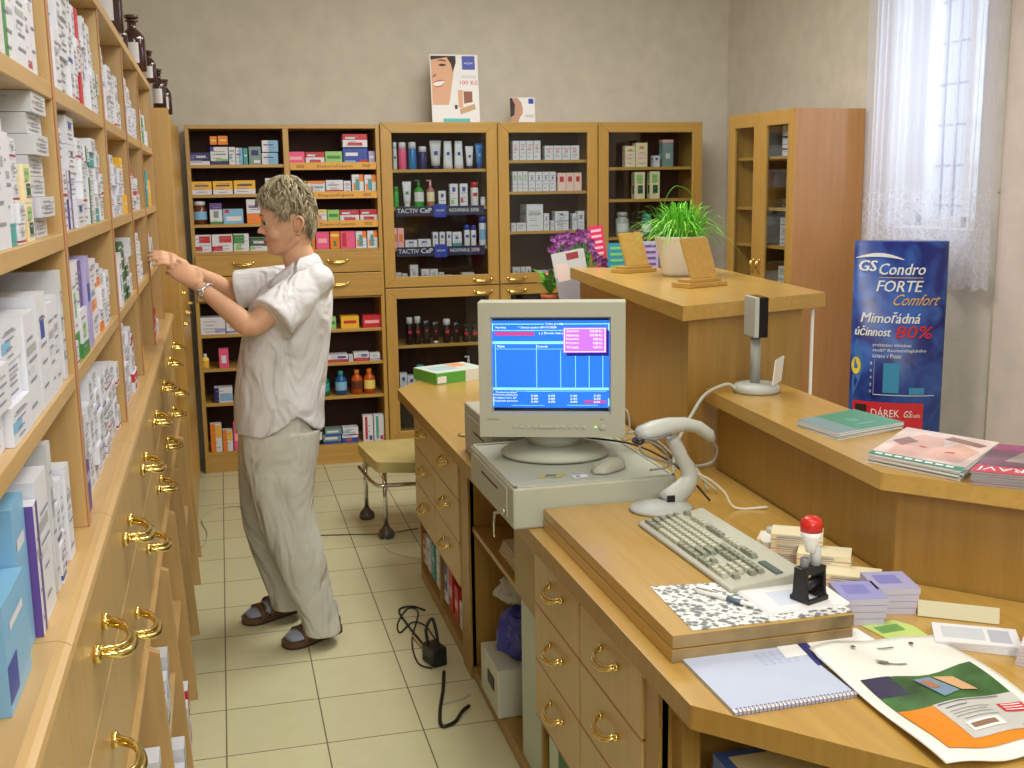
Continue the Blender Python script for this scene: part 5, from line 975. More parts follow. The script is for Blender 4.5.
for i, (cx_, cy2, rz, w_, n_, c_) in enumerate([(1.325, 1.70, -.62, .15, 4, (226, 226, 234)), ]):
    for k in range(n_): MB().box(-w_/2, w_/2, -.045, .045, 0, .0035, mat(c_, .6)).box(-w_*.4, w_*.1, -.025, .03, .0035, .0037, mat((200, 204, 216), .6)).box(w_*.15, w_*.4, -.03, .03, .0035, .0037, mat((180, 184, 200), .6)).build('form_pad', loc=(cx_, cy2, .8005+.004*k), rot=rz+.03*k, label='white prescription form, %s in the flat stack by the ledge panel' % ['lowest', 'second', 'third', 'topmost'][k], cat='form', group='white forms by the ledge panel')
MB().box(-.075, .075, 0, .001, 0, .032, mat((206, 200, 168), .6)).build('envelope', loc=(1.36, 1.80, .802), rot=(-.5, 0, -.60), label='cream envelope leaning on the ledge panel behind the white forms', cat='envelope')
for k in range(6): MB().box(-.05, .05, -.07, .07, 0, .006, mat((214, 210, 226), .6)).build('booklet', loc=(1.415, 1.60, .8005+.0068*k), rot=-.9+.02*k, label='pale booklet, %s from the bottom of the stack at the right edge' % ORD[k], cat='booklet', group='booklets at the right edge of the desk')
pch_ = thing('hole_punch', 'small white tape dispenser lying behind the keyboard', 'dispenser', (1.235, 2.34, .8005), .9)
pch_.name = 'tape_dispenser'
MB().prism(hull([(.05*math.cos(a)*1.3, .022*math.sin(a)) for a in [i*math.pi/10 for i in range(20)]]), 0, .022, WPL).build('body', pch_, bevel=.004); MB().lathe([(.016, .0), (.016, .012)], mat((200, 200, 190), .3), (.02, 0, .022), 18).build('tape_reel', pch_)
# ---------------------------------------------------------------- magazines on the ledge
LZ2 = 1.0505
def mag_stack(name, cat, cnt, corners, th, topfn, labels, group, side=(222, 222, 228)):
    cen = V((sum(c[0] for c in corners)/4, sum(c[1] for c in corners)/4, 0)); L0 = [V((c[0], c[1], 0))-cen for c in corners]
    for k in range(cnt):
        b = MB(); j = [c+V((random.uniform(-.004, .004), random.uniform(-.004, .004), 0)) for c in L0]
        b.prism([(c.x, c.y) for c in j], 0, th*.93, mat(side, .5))
        def uv(u, v, e=.0004, j=j): p_ = j[0]*(1-u)*(1-v)+j[1]*u*(1-v)+j[2]*u*v+j[3]*(1-u)*v; return (p_.x, p_.y, th*.93+e)
        topfn(b, uv); b.build(name, loc=(cen.x, cen.y, LZ2+th*k), rot=0, label=labels(k), cat=cat, group=group)
def upoly(b, uv, pts, m_, e): b.add([uv(u, v, e) for u, v in pts], [tuple(range(len(pts)))], m_)
def utext(b, uv, s, u, v, du, dv, m_, e=.001): vs, fs, *_ = text_geo(s); b.add([uv(u+a*du, v+c*dv, e) for a, c in vs], fs, m_)
def greentop(b, uv):
    upoly(b, uv, [(0, 0), (1, 0), (1, 1), (0, 1)], mat((60, 142, 116), .35), .0004); upoly(b, uv, [(0, 0), (.3, 0), (.3, 1), (0, 1)], mat((120, 150, 160), .35), .0006)
    upoly(b, uv, [(.55+.08*math.cos(a), .5+.12*math.sin(a)) for a in [i*math.pi/8 for i in range(16)]], mat((80, 166, 140), .35), .0008); upoly(b, uv, [(.42, .24), (.72, .24), (.72, .27), (.42, .27)], mat((150, 200, 180), .4), .001)
nth = lambda n_: (lambda k: ORD[k]+' from the bottom')
mag_stack('booklet', 'booklet', 5, [(1.385, 2.31), (1.60, 2.37), (1.575, 2.545), (1.37, 2.475)], .0035, greentop, lambda k: 'green booklet nearest the pole display, %s' % (ORD[k]+' from the bottom'), 'green booklets on the ledge')
def facetop(b, uv):
    upoly(b, uv, [(0, 0), (1, 0), (1, 1), (0, 1)], mat((222, 200, 196), .35, noise=.18), .0004)
    upoly(b, uv, [(.15, .12), (.55, .1), (.62, .5), (.5, .8), (.25, .85), (.12, .55)], mat((220, 174, 160), .35, noise=.16), .0006); upoly(b, uv, [(.55, .15), (.9, .2), (.95, .6), (.7, .75), (.58, .5)], mat((214, 166, 150), .35, noise=.18), .0007)
    upoly(b, uv, [(.05, .5), (.2, .4), (.3, .6), (.15, .7)], mat((150, 104, 94), .35, noise=.2), .0009); upoly(b, uv, [(.5, .8), (.9, .72), (.95, .82), (.55, .92)], mat((140, 100, 80), .35), .0009); upoly(b, uv, [(.35, .45), (.45, .43), (.45, .47), (.37, .49)], mat((200, 70, 80), .35), .0011); upoly(b, uv, [(.66, .4), (.76, .42), (.75, .46), (.67, .44)], mat((200, 70, 80), .35), .0011)
    upoly(b, uv, [(0, 0), (1, 0), (1, .1), (0, .1)], mat((40, 130, 100), .35), .0010); [upoly(b, uv, [(.06+.11*q_, .03), (.06+.11*q_+.08, .03), (.06+.11*q_+.08, .07), (.06+.11*q_, .07)], SWH, .0014) for q_ in range(8)]
mag_stack('magazine', 'magazine', 5, [(1.335, 2.10), (1.425, 1.905), (1.66, 2.10), (1.565, 2.30)], .0045, facetop, lambda k: 'pink magazine with faces on the ledge, %s' % (ORD[k]+' from the bottom'), 'face magazines in the middle of the ledge')
def redtop(b, uv):
    upoly(b, uv, [(0, 0), (1, 0), (1, 1), (0, 1)], mat((110, 74, 98), .35, noise=.45), .0004); upoly(b, uv, [(0, .0), (1, .0), (1, .22), (0, .22)], mat((200, 50, 80), .35), .0006); upoly(b, uv, [(.2, .4), (.6, .35), (.7, .7), (.3, .75)], mat((160, 146, 146), .35, noise=.35), .0008); upoly(b, uv, [(.0, .75), (1, .8), (1, 1), (0, 1)], mat((150, 60, 110), .35), .0008)
    vs, fs, *_ = text_geo('ZDRAVÍ'); b.add([uv(.70-a*.66, .18-c*.14, .001) for a, c in vs], fs, SWH)
mag_stack('magazine', 'magazine', 6, [(1.435, 1.885), (1.60, 1.735), (1.78, 1.94), (1.64, 2.07)], .0045, redtop, lambda k: 'dark red magazine at the right ledge edge, %s' % (ORD[k]+' from the bottom'), 'dark red magazines on the ledge', (150, 150, 156))
# ---------------------------------------------------------------- pot of grass and wooden holders
gp = thing('potted_grass', 'white ribbed pot of bright green grass on the display counter', 'plant', (1.70, 4.02, 1.3025))
pr = [(.060, 0)]; 
for k in range(14): z = .008+.0095*k; pr += [(.062+.030*z/.145, z), (.0665+.030*z/.145, z+.005)]
pr += [(.096, .145), (.096, .152), (.088, .152), (.086, .13)]
MB().lathe(pr, mat((240, 234, 226), .4), seg=36).build('pot', gp); MB().lathe([(.0, .128), (.086, .13)], mat((60, 44, 30), .9), seg=24).build('soil', gp)
G1, G2, G3 = mat((104, 196, 48), .5), mat((70, 160, 36), .5), mat((150, 218, 84), .5)
gm = MB(); R_ = random.Random(3)
for k in range(620):
    a = R_.uniform(0, 6.283); r0 = R_.uniform(0, .07); sp2 = R_.uniform(.02, .24)*(R_.random()**.35); hh = R_.uniform(.06, .15)*(1.1-sp2*1.6)
    p0 = V((r0*math.cos(a), r0*math.sin(a), .13)); d = V((math.cos(a+R_.uniform(-.4, .4)), math.sin(a+R_.uniform(-.4, .4)), 0)); droop = R_.uniform(0, .12) if sp2 > .11 else 0
    pts = [p0+d*(sp2*t)+V((0, 0, hh*math.sin(min(1, t*1.25)*math.pi/2*1.15)-droop*t**2.5)) for t in (0, .25, .5, .75, 1)]
    s = V((-d.y, d.x, 0))*.0022; vs = []
    for i, p_ in enumerate(pts): w2 = (1, 1, .9, .6, .1)[i]; vs += [p_-s*w2, p_+s*w2]
    gm.add(vs, [(2*i, 2*i+1, 2*i+3, 2*i+2) for i in range(4)], (G1, G1, G2, G3)[k % 4])
gm.tube(smooth_path([(.02, 0, .2), (.05, 0, .30), (-.02, 0, .34), (-.06, .01, .27), (.0, .02, .22)], 6), .0012, G2, 5)
tag(gm.build('grass_blades', gp), kind='stuff')
def holder(x, y, label, rz, s=1):
    t = thing('card_holder', label, 'stand', (x, y, 1.3025), rz)
    MB().box(-.09*s, .09*s, -.045*s, .045*s, 0, .016*s, DK_T).box(-.075*s, .075*s, -.032*s, .032*s, .016*s, .028*s, DK_T).build('base', t, bevel=.002); MB().box(-.06*s, .06*s, -.007, .007, 0, .148*s, DK_T).build('slanted_board', t, loc=(.012, -.01, .026*s), rot=(-.40, 0, 0), bevel=.002)
holder(1.59, 3.58, 'near wooden card holder with slanted board, in front of the grass pot', .35, 1.0); holder(1.60, 4.25, 'far wooden card holder with slanted board, left of the grass pot', .35, .95)
# ---------------------------------------------------------------- flower table behind the counter
ft = thing('side_table', 'small table behind the display counter carrying flowers and magazines', 'table', (0, 0, 0))
MB().box(1.42, 2.15, 4.80, 5.35, 1.02, 1.05, DK_T).build('tabletop', ft, bevel=.002)
for x_ in (1.46, 2.11):
    for y_ in (4.84, 5.31): MB().box(x_-.02, x_+.02, y_-.02, y_+.02, 0, 1.02, DK_F).build('leg', ft)
TZ = 1.0505
def atT(px, y): return aty(px, 260, y).x
TC = mat((176, 92, 60), .7)
p1 = thing('flower_pot', 'small terracotta pot with green leaves and a pink bloom behind the monitor', 'plant', (atT(550, 4.95), 4.95, TZ)); MB().lathe([(.028, 0), (.042, .085), (.046, .085), (.046, .105), (.038, .105), (.036, .09)], TC, seg=20).build('pot', p1)
lm = MB(); 
for k in range(16):
    a = k*2.4; l_ = .05+.03*(k % 3); d = V((math.cos(a), math.sin(a), 0)); s = V((-d.y, d.x, 0))*.014; p0 = V((0, 0, .1)); pt = p0+d*l_*.5+V((0, 0, .05+.006*k*.6)); p2 = p0+d*l_+V((0, 0, .035+.006*k)); lm.add([p0, pt-s, p2, pt+s], [(0, 1, 2, 3)], (G2, mat((80, 130, 60), .5))[k % 2])
lm.tube([(0, 0, .1), (.0, 0, .16), (-.015, 0, .2)], .0015, G2, 5); lm.build('foliage', p1); MB().sphere((-.015, 0, .19), .012, mat((220, 110, 150), .5), 8, 6).build('bloom', p1)
p2 = thing('potted_flowers', 'pot of purple aster-like flowers behind the magazines at the counter', 'plant', (atT(583, 5.04), 5.04, TZ)); MB().lathe([(.05, 0), (.07, .11), (.075, .11), (.075, .125), (.06, .125)], mat((120, 90, 80), .6), seg=20).build('pot', p2)
fm = MB(); fg = MB()
for k in range(64):
    u = R_.uniform(-1, 1); v = R_.uniform(-1, 1); cx2 = u*.15; cz2 = .36-.12*abs(u)*(1 if u > 0 else .25)-.08*max(0, u)+R_.uniform(-.04, .03); cy3 = v*.07; c0 = V((cx2, cy3, cz2))
    for j in range(12):
        a = j*math.pi/6; d = V((math.cos(a), -.35, math.sin(a)*.8)).normalized(); s = V((-math.sin(a), 0, math.cos(a)))*.0042; fm.add([c0, c0+d*.013-s, c0+d*.022, c0+d*.013+s], [(0, 1, 2, 3)], (mat((134, 60, 140), .5), mat((164, 90, 170), .5), mat((110, 44, 110), .5))[(k+j) % 3])
    fg.tube([(cx2*.2, cy3*.3, .12), (cx2*.7, cy3*.7, (cz2+.12)/2+.02), c0], .0016, G2, 4)
for k in range(120):
    a = R_.uniform(0, 6.28); r0 = R_.uniform(.02, .12); z = R_.uniform(.13, .27); c0 = V((r0*math.cos(a), r0*math.sin(a)*.6, z)); d = V((math.cos(a), math.sin(a), .5)).normalized(); s = V((-d.y, d.x, 0))*.007; fg.add([c0, c0+d*.02-s, c0+d*.045, c0+d*.02+s], [(0, 1, 2, 3)], (mat((70, 120, 60), .6), mat((100, 146, 90), .6))[k % 2])
tag(fm.build('petals', p2), kind='stuff'); fg.build('foliage', p2)
for k in range(3):
    x = atT(573, 4.9)+.014*k; b = MB().box(-.07, .07, -.002, .002, 0, .31, mat((196, 196, 200), .3)).box(-.069, .069, -.0028, -.002, .03, .20, mat((150, 146, 156), .3)).box(.0, .06, -.003, -.002, .27, .30, mat((150, 60, 70), .4)).box(-.06, -.0, -.003, -.002, .18, .26, mat((220, 200, 196), .4)); b.build('magazine', loc=(x, 4.83+.012*k, TZ), rot=(-.10, -.16, .1), label='upright glossy magazine left of the purple flowers, %s of three' % ['front', 'middle', 'rear'][k], cat='magazine', group='upright magazines left of the flowers')
def leaflet(px, py0, py1, w_, y, c1, c2, label, tilt=0):
    x = atT(px, y); zt = aty(px, py0, y).z; b = MB().box(-w_/2, w_/2, -.001, .001, 0, zt-TZ, mat(c1, .4)); h_ = zt-TZ
    for k in range(5): b.box(-w_*.35, w_*.35, -.0018, -.001, h_-.03-.028*k, h_-.018-.028*k, mat(c2, .4))
    b.build('leaflet', loc=(x, y, TZ), rot=(-.06, tilt, 0), label=label, cat='leaflet')
leaflet(606, 225, 262, .075, 5.22, (214, 50, 100), (244, 190, 210), 'crimson pink leaflet standing behind the far wooden card holder', -.12)
leaflet(618, 243, 268, .09, 4.90, (60, 140, 170), (120, 200, 120), 'blue and green leaflet standing beside the far wooden card holder')
leaflet(651, 241, 268, .085, 4.90, (190, 170, 214), (110, 80, 150), 'lilac leaflet between far card holder and grass pot')
# box on far desk end
gb = thing('medicine_carton', 'white and green flat carton lying on the far end of the desk', 'box', (.955, 4.86, .8005), .35)
MB().box(-.13, .13, -.10, .10, 0, .052, mat((226, 228, 220), .4)).build('carton', gb); q = MB().box(-.131, .02, -.101, -.1, .002, .05, mat((90, 170, 70), .4)).box(-.131, -.13, -.10, .1, .002, .05, mat((90, 170, 70), .4)).box(-.13, .13, -.10, .10, .052, .0524, mat((206, 220, 214), .4)).box(-.10, .02, -.05, .05, .0524, .0528, mat((170, 200, 210), .4)).box(.02, .09, 0, .09, .0524, .053, mat((240, 160, 110), .4)).box(-.125, -.08, -.1022, -.101, .006, .035, WHITE); q.build('printed_sides', gb)
MB().lathe([(.045, 0), (.046, .002), (.045, .003)], mat((90, 84, 70), .5), seg=28, sy=.9).lathe([(.040, .003), (.040, .0034)], mat((206, 170, 100), .5), seg=28, sy=.9).build('coaster', loc=(.80, 3.72, .8005), label='flat round coaster on the desk left of the computer case', cat='coaster')
# ---------------------------------------------------------------- bay contents
sv = thing('computer_tower', 'white computer lying in the open bay of the desk under the blue bag', 'computer', (.735, 3.10, .0455)); MB().box(0, .42, 0, .235, 0, .155, mat((206, 208, 196), .4)).build('casing', sv, bevel=.004); MB().box(-.003, .0, .05, .13, .07, .11, BLACK).build('port_cover', sv)
MB().box(0, .40, 0, .205, 0, .472, mat((188, 200, 186), .4)).build('storage_box', loc=(.752, 2.672, .0455), label='tall pale grey-green box standing right of the white computer in the bay', cat='box', bevel=.004)
def crumple(name, c, s, m_, label, seed, cat='bag', disp=.02, loc_rot=0):
    bm = bmesh.new(); bmesh.ops.create_icosphere(bm, subdivisions=4, radius=1); rr2 = random.Random(seed)
    from mathutils import noise
    for v in bm.verts:
        d = v.co.normalized(); n_ = noise.noise(d*2.2+V((seed, 0, 0)))*.35+abs(noise.noise(d*5+V((0, seed, 0))))*.3; k = 1+n_*disp/.02*.5
        v.co = V((d.x*s[0]*k, d.y*s[1]*k, max(-1, d.z*1.15)*s[2]*k if d.z > -.7 else -s[2]*.8))
    mn = min(v.co.z for v in bm.verts)
    for v in bm.verts: v.co.z -= mn
    me = bpy.data.meshes.new(name); bm.to_mesh(me); bm.free(); me.materials.append(m_)
    for p_ in me.polygons: p_.use_smooth = False
    return link(me, name, None, c, loc_rot, label=label, cat=cat)
crumple('plastic_bag', (.88, 3.19, .201), (.12, .075, .085), mat((58, 62, 150), .25), 'crumpled blue plastic bag on the white computer in the desk bay', 5)
tb = crumple('waste_bag', (.86, 3.30, .42), (.12, .07, .05), mat((186, 182, 170), .2, alpha=.75), 'translucent crumpled bag on top of the blue bag', 9); tb.location = (.88, 3.18, .385)
MB().box(0, .3, 0, .27, 0, .175, mat((176, 158, 116), .6)).box(-.001, 0, .0, .27, .168, .175, mat((60, 46, 30), .6)).build('cardboard_box', loc=(.75, 2.665, .5405), label='tan cardboard box on the shelf of the open desk bay', cat='box')
for k in range(4): MB().box(0, .28, 0, .2, 0, .006, mat((214, 204, 170), .6)).build('folder', loc=(.775+.006*k, 3.02+.01*k, .5405+.0065*k), label='cream folder, %s from the bottom on the bay shelf' % ORD[k], cat='folder', group='folders on the bay shelf')
MB().box(0, .3, 0, .29, 0, .165, mat((24, 100, 46), .4)).box(-.001, 0, .20, .28, .01, .15, mat((206, 220, 206), .5)).build('binder', loc=(.757, 2.335, .091), label='green binder with white spine label at the foot of the near drawer cabinet', cat='binder')
cset = [('rw', .12), ('w', .14), ('te', .15), ('w', .16), ('bw', .15), ('rp', .16), ('rp', .13), ('w', .10)]
for k, (ds, h_) in enumerate(cset): 
    y = (4.48, 4.38, 4.28, 4.18, 4.02, 3.92, 3.82, 3.73)[k]
    carton(.75, y-.02, .0905, .06, .2, h_, ds, -math.pi/2, '%s box, %s from the far side, foot of the far desk cabinet' % (DS[ds][0], ORD[k]), 'boxes at the foot of the far desk cabinet')
MB().box(0, .22, 0, .16, 0, .10, mat((60, 90, 160), .4)).box(.02, .2, .02, .14, .1, .1005, mat((216, 206, 160), .4)).build('cardboard_box', loc=(.80, 1.55, .5485), rot=0, label='blue box with cream lid on the dark shelf under the desk corner', cat='box')
MB().box(0, .16, 0, .14, 0, .08, mat((206, 204, 200), .4)).box(.03, .12, .03, .1, .08, .0805, mat((120, 110, 110), .4)).build('cardboard_box', loc=(1.04, 1.40, .5485), rot=0, label='white box right of the blue one on the dark shelf under the desk', cat='box')
# ---------------------------------------------------------------- cables and adapter on the floor
ap = thing('power_adapter', 'black power adapter lying on the tiles beside the desk cabinets', 'adapter', (.640, 3.66, 0), .3); MB().box(-.028, .028, -.045, .045, 0, .07, BLACK).build('adapter_body', ap, bevel=.008, seg=3)
MB().tube(smooth_path([(-.015, .02, .065), (-.015, .03, .12), (.012, .035, .15), (.02, .02, .10), (.02, .01, .065)], 6), .006, BLACK, 8).build('adapter_lead', ap)
FC = lambda *p_: [atz(a, b, .006) for a, b in p_]
def fcable(pts, r, m_, label): cable('cable', [V((p_.x, p_.y, r+.001)) for p_ in FC(*pts)], r, m_, label)
fcable([(444, 672), (443, 690), (440, 712), (442, 726), (455, 722), (462, 712), (469, 706)], .006, BLACK, 'thick black cable curling on the tiles below the adapter')
fcable([(436, 640), (425, 625), (412, 622), (400, 632), (398, 622), (408, 608), (418, 612), (412, 640), (418, 662), (432, 668)], .003, BLACK, 'tangled black wire on the tiles at the foot of the desk')
fcable([(432, 655), (420, 640), (408, 625), (399, 610), (412, 606), (425, 610)], .004, BLACK, 'short black lead beside the tangled wire')
fcable([(441, 704), (452, 701), (462, 698), (470, 694)], .003, GRC2, 'pale thin cable by the white computer')
fcable([(437, 655), (424, 648), (413, 636)], .005, mat((196, 170, 120), .5), 'tan cable beneath the black adapter leads')
fcable([(386, 535), (384, 545), (396, 553), (420, 558), (432, 562)], .003, mat((226, 222, 206), .5), 'white cable from the stool foot to the desk')
fcable([(320, 535), (350, 534), (385, 533), (418, 528)], .003, mat((90, 84, 70), .5), 'thin dark cable crossing the tiles under the stool')
fcable([(195, 549), (204, 545), (207, 532), (202, 520), (212, 510), (232, 506), (250, 508)], .003, mat((186, 176, 140), .5), 'pale cable looping over the tiles by the tall cabinet')
# ---------------------------------------------------------------- the pharmacist
SKIN = mat((222, 172, 140), .5, name='skin', noise=.04); CLOTH = mat((226, 226, 234), .8, name='white_cotton', noise=.03); PANT = mat((214, 214, 208), .85, name='off_white_trousers', noise=.03)
def bumpy(mt, sc, st, dist):
    nt = mt.node_tree; tc = nt.nodes.new('ShaderNodeTexCoord'); mp = nt.nodes.new('ShaderNodeMapping'); mp.inputs['Scale'].default_value = (1, 1, .55); mp.inputs['Rotation'].default_value = (.3, .5, .2)
    n = nt.nodes.new('ShaderNodeTexNoise'); n.inputs['Scale'].default_value = sc; n.inputs['Detail'].default_value = 2; n.inputs['Distortion'].default_value = 1.2
    b = nt.nodes.new('ShaderNodeBump'); b.inputs['Strength'].default_value = st; b.inputs['Distance'].default_value = dist
    nt.links.new(tc.outputs['Object'], mp.inputs[0]); nt.links.new(mp.outputs[0], n.inputs['Vector']); nt.links.new(n.outputs['Fac'], b.inputs['Height']); nt.links.new(b.outputs[0], nt.nodes['Principled BSDF'].inputs['Normal'])
bumpy(CLOTH, 8, .8, .045); bumpy(PANT, 7, .8, .05)
PO = V((.20, 4.02, 0)); per = thing('person', 'person in white short-sleeved tunic, off-white trousers and brown sandals reaching into the left shelf', 'person', PO)
def W(px, py, y): return aty(px, py, y)-PO
def limb(mb, pts, m_, seg=14):   # pts: (Vector, r) -> tapered tube with round ends
    ps = [V(p[0]) for p in pts]; rs = [p[1] for p in pts]
    d0 = (ps[0]-ps[1]).normalized(); d1 = (ps[-1]-ps[-2]).normalized()
    P2 = [ps[0]+d0*rs[0]*.9, ps[0]+d0*rs[0]*.6]+ps+[ps[-1]+d1*rs[-1]*.6, ps[-1]+d1*rs[-1]*.9]; R2 = [rs[0]*.35, rs[0]*.78]+rs+[rs[-1]*.78, rs[-1]*.35]
    mb.tube(P2, R2, m_, seg)
def dens(pts, n=4):
    ps = smooth_path([p[0] for p in pts], n); out = []
    for i, p_ in enumerate(ps):
        k = min(i//n, len(pts)-2); t = (i-k*n)/n; out.append((p_, pts[k][1]*(1-t)+pts[k+1][1]*t))
    return out
HY = 3.96
HO = W(299.9, 224.7, HY)                     # ear centre
HR = Matrix.Rotation(math.radians(-6), 3, 'Z')
def hp(f, s, z): return HO + HR @ V((-f, -s, z))   # f forward (-x), s toward camera
B = MB()
rings = []
for z, ff, fb, hw in [(-.104, .082, .055, .012), (-.098, .098, .045, .026), (-.088, .108, .028, .040), (-.072, .110, .0, .050), (-.055, .112, -.022, .059), (-.035, .117, -.038, .067), (-.012, .121, -.048, .073), (.010, .123, -.053, .0755), (.030, .131, -.055, .076), (.055, .133, -.055, .075), (.085, .126, -.048, .069), (.112, .108, -.033, .056), (.130, .082, -.008, .036), (.139, .055, .018, .014)]:
    c = (ff+fb)/2; hf_ = (ff-fb)/2; r_ = []
    for i in range(28):
        a = 2*math.pi*i/28; ca = math.cos(a); sa = math.sin(a); kk = 1-.10*max(0, ca)*abs(sa)
        r_.append(hp(c+hf_*math.copysign(abs(ca)**.9, ca), hw*math.copysign(abs(sa)**.92, sa)*kk, z))
    rings.append(r_)
B.loft(rings, SKIN)
limb(B, [(hp(.112, 0, .014), .007), (hp(.127, 0, -.004), .0075), (hp(.138, 0, -.021), .0092)], SKIN, 10)
for s in (-1, 1): limb(B, [(hp(.124, s*.009, -.025), .0075), (hp(.112, s*.013, -.022), .007)], SKIN, 8)
limb(B, [(hp(.112, -.02, -.0495), .004), (hp(.1175, 0, -.0490), .0062), (hp(.112, .02, -.0495), .004)], SKIN, 8); limb(B, [(hp(.110, -.017, -.0615), .004), (hp(.1155, 0, -.0620), .0068), (hp(.110, .017, -.0615), .004)], SKIN, 8)
B.sphere(hp(.100, 0, -.086), .0155, SKIN, 14, 8); limb(B, [(hp(.118, -.038, .030), .008), (hp(.127, -.012, .030), .009), (hp(.127, .012, .030), .009), (hp(.118, .038, .030), .008)], SKIN, 8)
for s in (-1, 1): B.sphere(hp(.085, s*.045, -.028), .024, SKIN, 12, 8); limb(B, [(hp(.012, s*.066, -.045), .014), (hp(.05, s*.05, -.078), .012), (hp(.085, s*.022, -.092), .012)], SKIN, 8)
# neck + trunk
NB_ = W(309, 272, 4.02)
limb(B, [(hp(.018, 0, -.02), .056), (hp(.020, 0, -.075), .054), (hp(.004, 0, -.13), .056), (NB_+V((-.01, 0, 0)), .062), (NB_+V((.0, 0, -.06)), .07)], SKIN, 18)
trunk = []
for py, f_, b_, hw in [(275, 280, 326, .13), (290, 268, 328, .155), (320, 252, 326, .145), (360, 250, 322, .13), (400, 248, 318, .145), (440, 248, 316, .155)]:
    a = W(f_, py, 4.02); b = W(b_, py, 4.02); c = (a+b)/2; trunk.append([c+V((math.cos(t)*(b-a).x/2, math.sin(t)*hw, 0)) for t in [i*math.pi/12 for i in range(24)]])
B.loft(trunk, SKIN)
# arms
NS, NE, NW_ = W(307, 284, 3.87), W(250, 327, 3.80), W(201, 288, 3.88)
FS, FE, FWr = W(290, 281, 4.17), W(230, 291, 4.22), W(191, 271, 4.06)
limb(B, dens([(NS+V((-.006, .01, -.012)), .044), (NS.lerp(NE, .5), .044), (NE+V((.006, 0, .004)), .038), (NE.lerp(NW_, .3), .037), (NE.lerp(NW_, .7), .029), (NW_, .0235)], 4), SKIN, 16)
limb(B, dens([(FS, .050), (FS.lerp(FE, .5), .043), (FE, .036), (FE.lerp(FWr, .35), .035), (FE.lerp(FWr, .75), .028), (FWr, .0235)], 4), SKIN, 16)
def hand(wr, kn, wid, fingers, thumb, up):
    d = (kn-wr).normalized(); wid = (wid-d*wid.dot(d)).normalized(); n_ = d.cross(wid)
    # palm: stack of elliptical rings
    L = (kn-wr).length; rg = []
    for t, a, b in [(-.05, .020, .018), (.15, .023, .0165), (.45, .031, .0155), (.8, .039, .0145), (1.0, .038, .012), (1.06, .034, .008)]:
        rg.append([wr+d*L*t+wid*a*math.cos(q)+n_*b*math.sin(q) for q in [i*math.pi/8 for i in range(16)]])
    B.loft(rg, SKIN)
    for off, bend, l_, r_ in fingers:
        p0 = kn+wid*off-d*.012; dd = d.copy(); P3 = [(p0, r_*1.05)]; cur = p0
        for k, s_ in enumerate((.44, .32, .24)):
            dd = (dd*math.cos(bend[k])+n_*math.sin(bend[k])*up).normalized(); cur = cur+dd*(l_+.012*(k == 0))*s_ if k else cur+dd*(l_*s_+.012); P3.append((cur, r_*(1-.10*(k+1))))
        limb(B, P3, SKIN, 10)
    limb(B, [(wr+d*L*.28+wid*thumb*.024, .014), (wr+d*L*.62+wid*thumb*.042+n_*up*.012, .0115), (wr+d*L*.95+wid*thumb*.040+n_*up*.030, .0095), (wr+d*L*1.2+wid*thumb*.026+n_*up*.042, .008)], SKIN, 10)
NK = W(178, 269, 3.97); FK = W(171, 259, 4.02)
# near hand: back of the hand up and toward the camera, fingers curled toward the box it grips
wn_ = V((.15, -.75, -.62))
hand(NW_, NK, wn_, [(-.027, (.12, .35, .3), .070, .0082), (-.009, (.15, .38, .3), .079, .0086), (.009, (.2, .42, .35), .074, .0083), (.026, (.3, .5, .4), .060, .0074)], -1, -1)
hand(FWr, FK, V((.1, -.8, -.58)), [(-.027, (.25, .5, .4), .070, .0082), (-.009, (.25, .5, .4), .079, .0086), (.009, (.3, .5, .4), .074, .0083), (.026, (.4, .6, .5), .060, .0074)], -1, -1)
# legs (inside the trousers) and feet in socks
nT, nH = atz(287, 648)-PO, atz(338, 630)-PO; fT, fH = atz(246, 624)-PO, atz(296, 610)-PO
nA = nH.lerp(nT, .22)+V((0, 0, .10)); fA = fH.lerp(fT, .22)+V((0, 0, .10))
NKn = W(292, 530, 3.93); FKn = W(268, 530, 4.14)
limb(B, dens([(W(288, 440, 3.93), .075), (NKn+V((0, 0, .1)), .055), (NKn, .045), (NKn.lerp(nA, .35), .040), (nA, .034), (nA-V((0, 0, .05)), .034)], 3), SKIN)
limb(B, dens([(W(280, 440, 4.11), .075), (FKn+V((0, 0, .1)), .055), (FKn, .045), (FKn.lerp(fA, .35), .040), (fA, .034), (fA-V((0, 0, .05)), .034)], 3), SKIN)
def foot(mb, Hh, Tt, m_, k=1.0):
    d = (Tt-Hh); L = d.length; d.normalize(); s = V((-d.y, d.x, 0)); rg = []
    for t, w_, h_, c in [(.02, .022, .022, .045), (.10, .031, .034, .050), (.25, .034, .040, .058), (.45, .038, .030, .050), (.65, .044, .022, .042), (.82, .044, .016, .036), (.93, .034, .012, .032), (.97, .018, .007, .030)]:
        rg.append([Hh+d*L*t+s*w_*k*math.cos(q)+V((0, 0, c+h_*k*math.sin(q))) for q in [i*math.pi/9 for i in range(18)]])
    mb.loft(rg, m_)
foot(B, nH, nT, SKIN, .92); foot(B, fH, fT, SKIN, .92)
body = B.build('body', per, fix=True)
def remesh(o, vs, it=3, fac=.5, ms=SKIN):
    r = o.modifiers.new('r', 'REMESH'); r.mode = 'VOXEL'; r.voxel_size = vs; r.use_smooth_shade = True
    s = o.modifiers.new('s', 'SMOOTH'); s.iterations = it; s.factor = fac
remesh(body, .0042, 3)
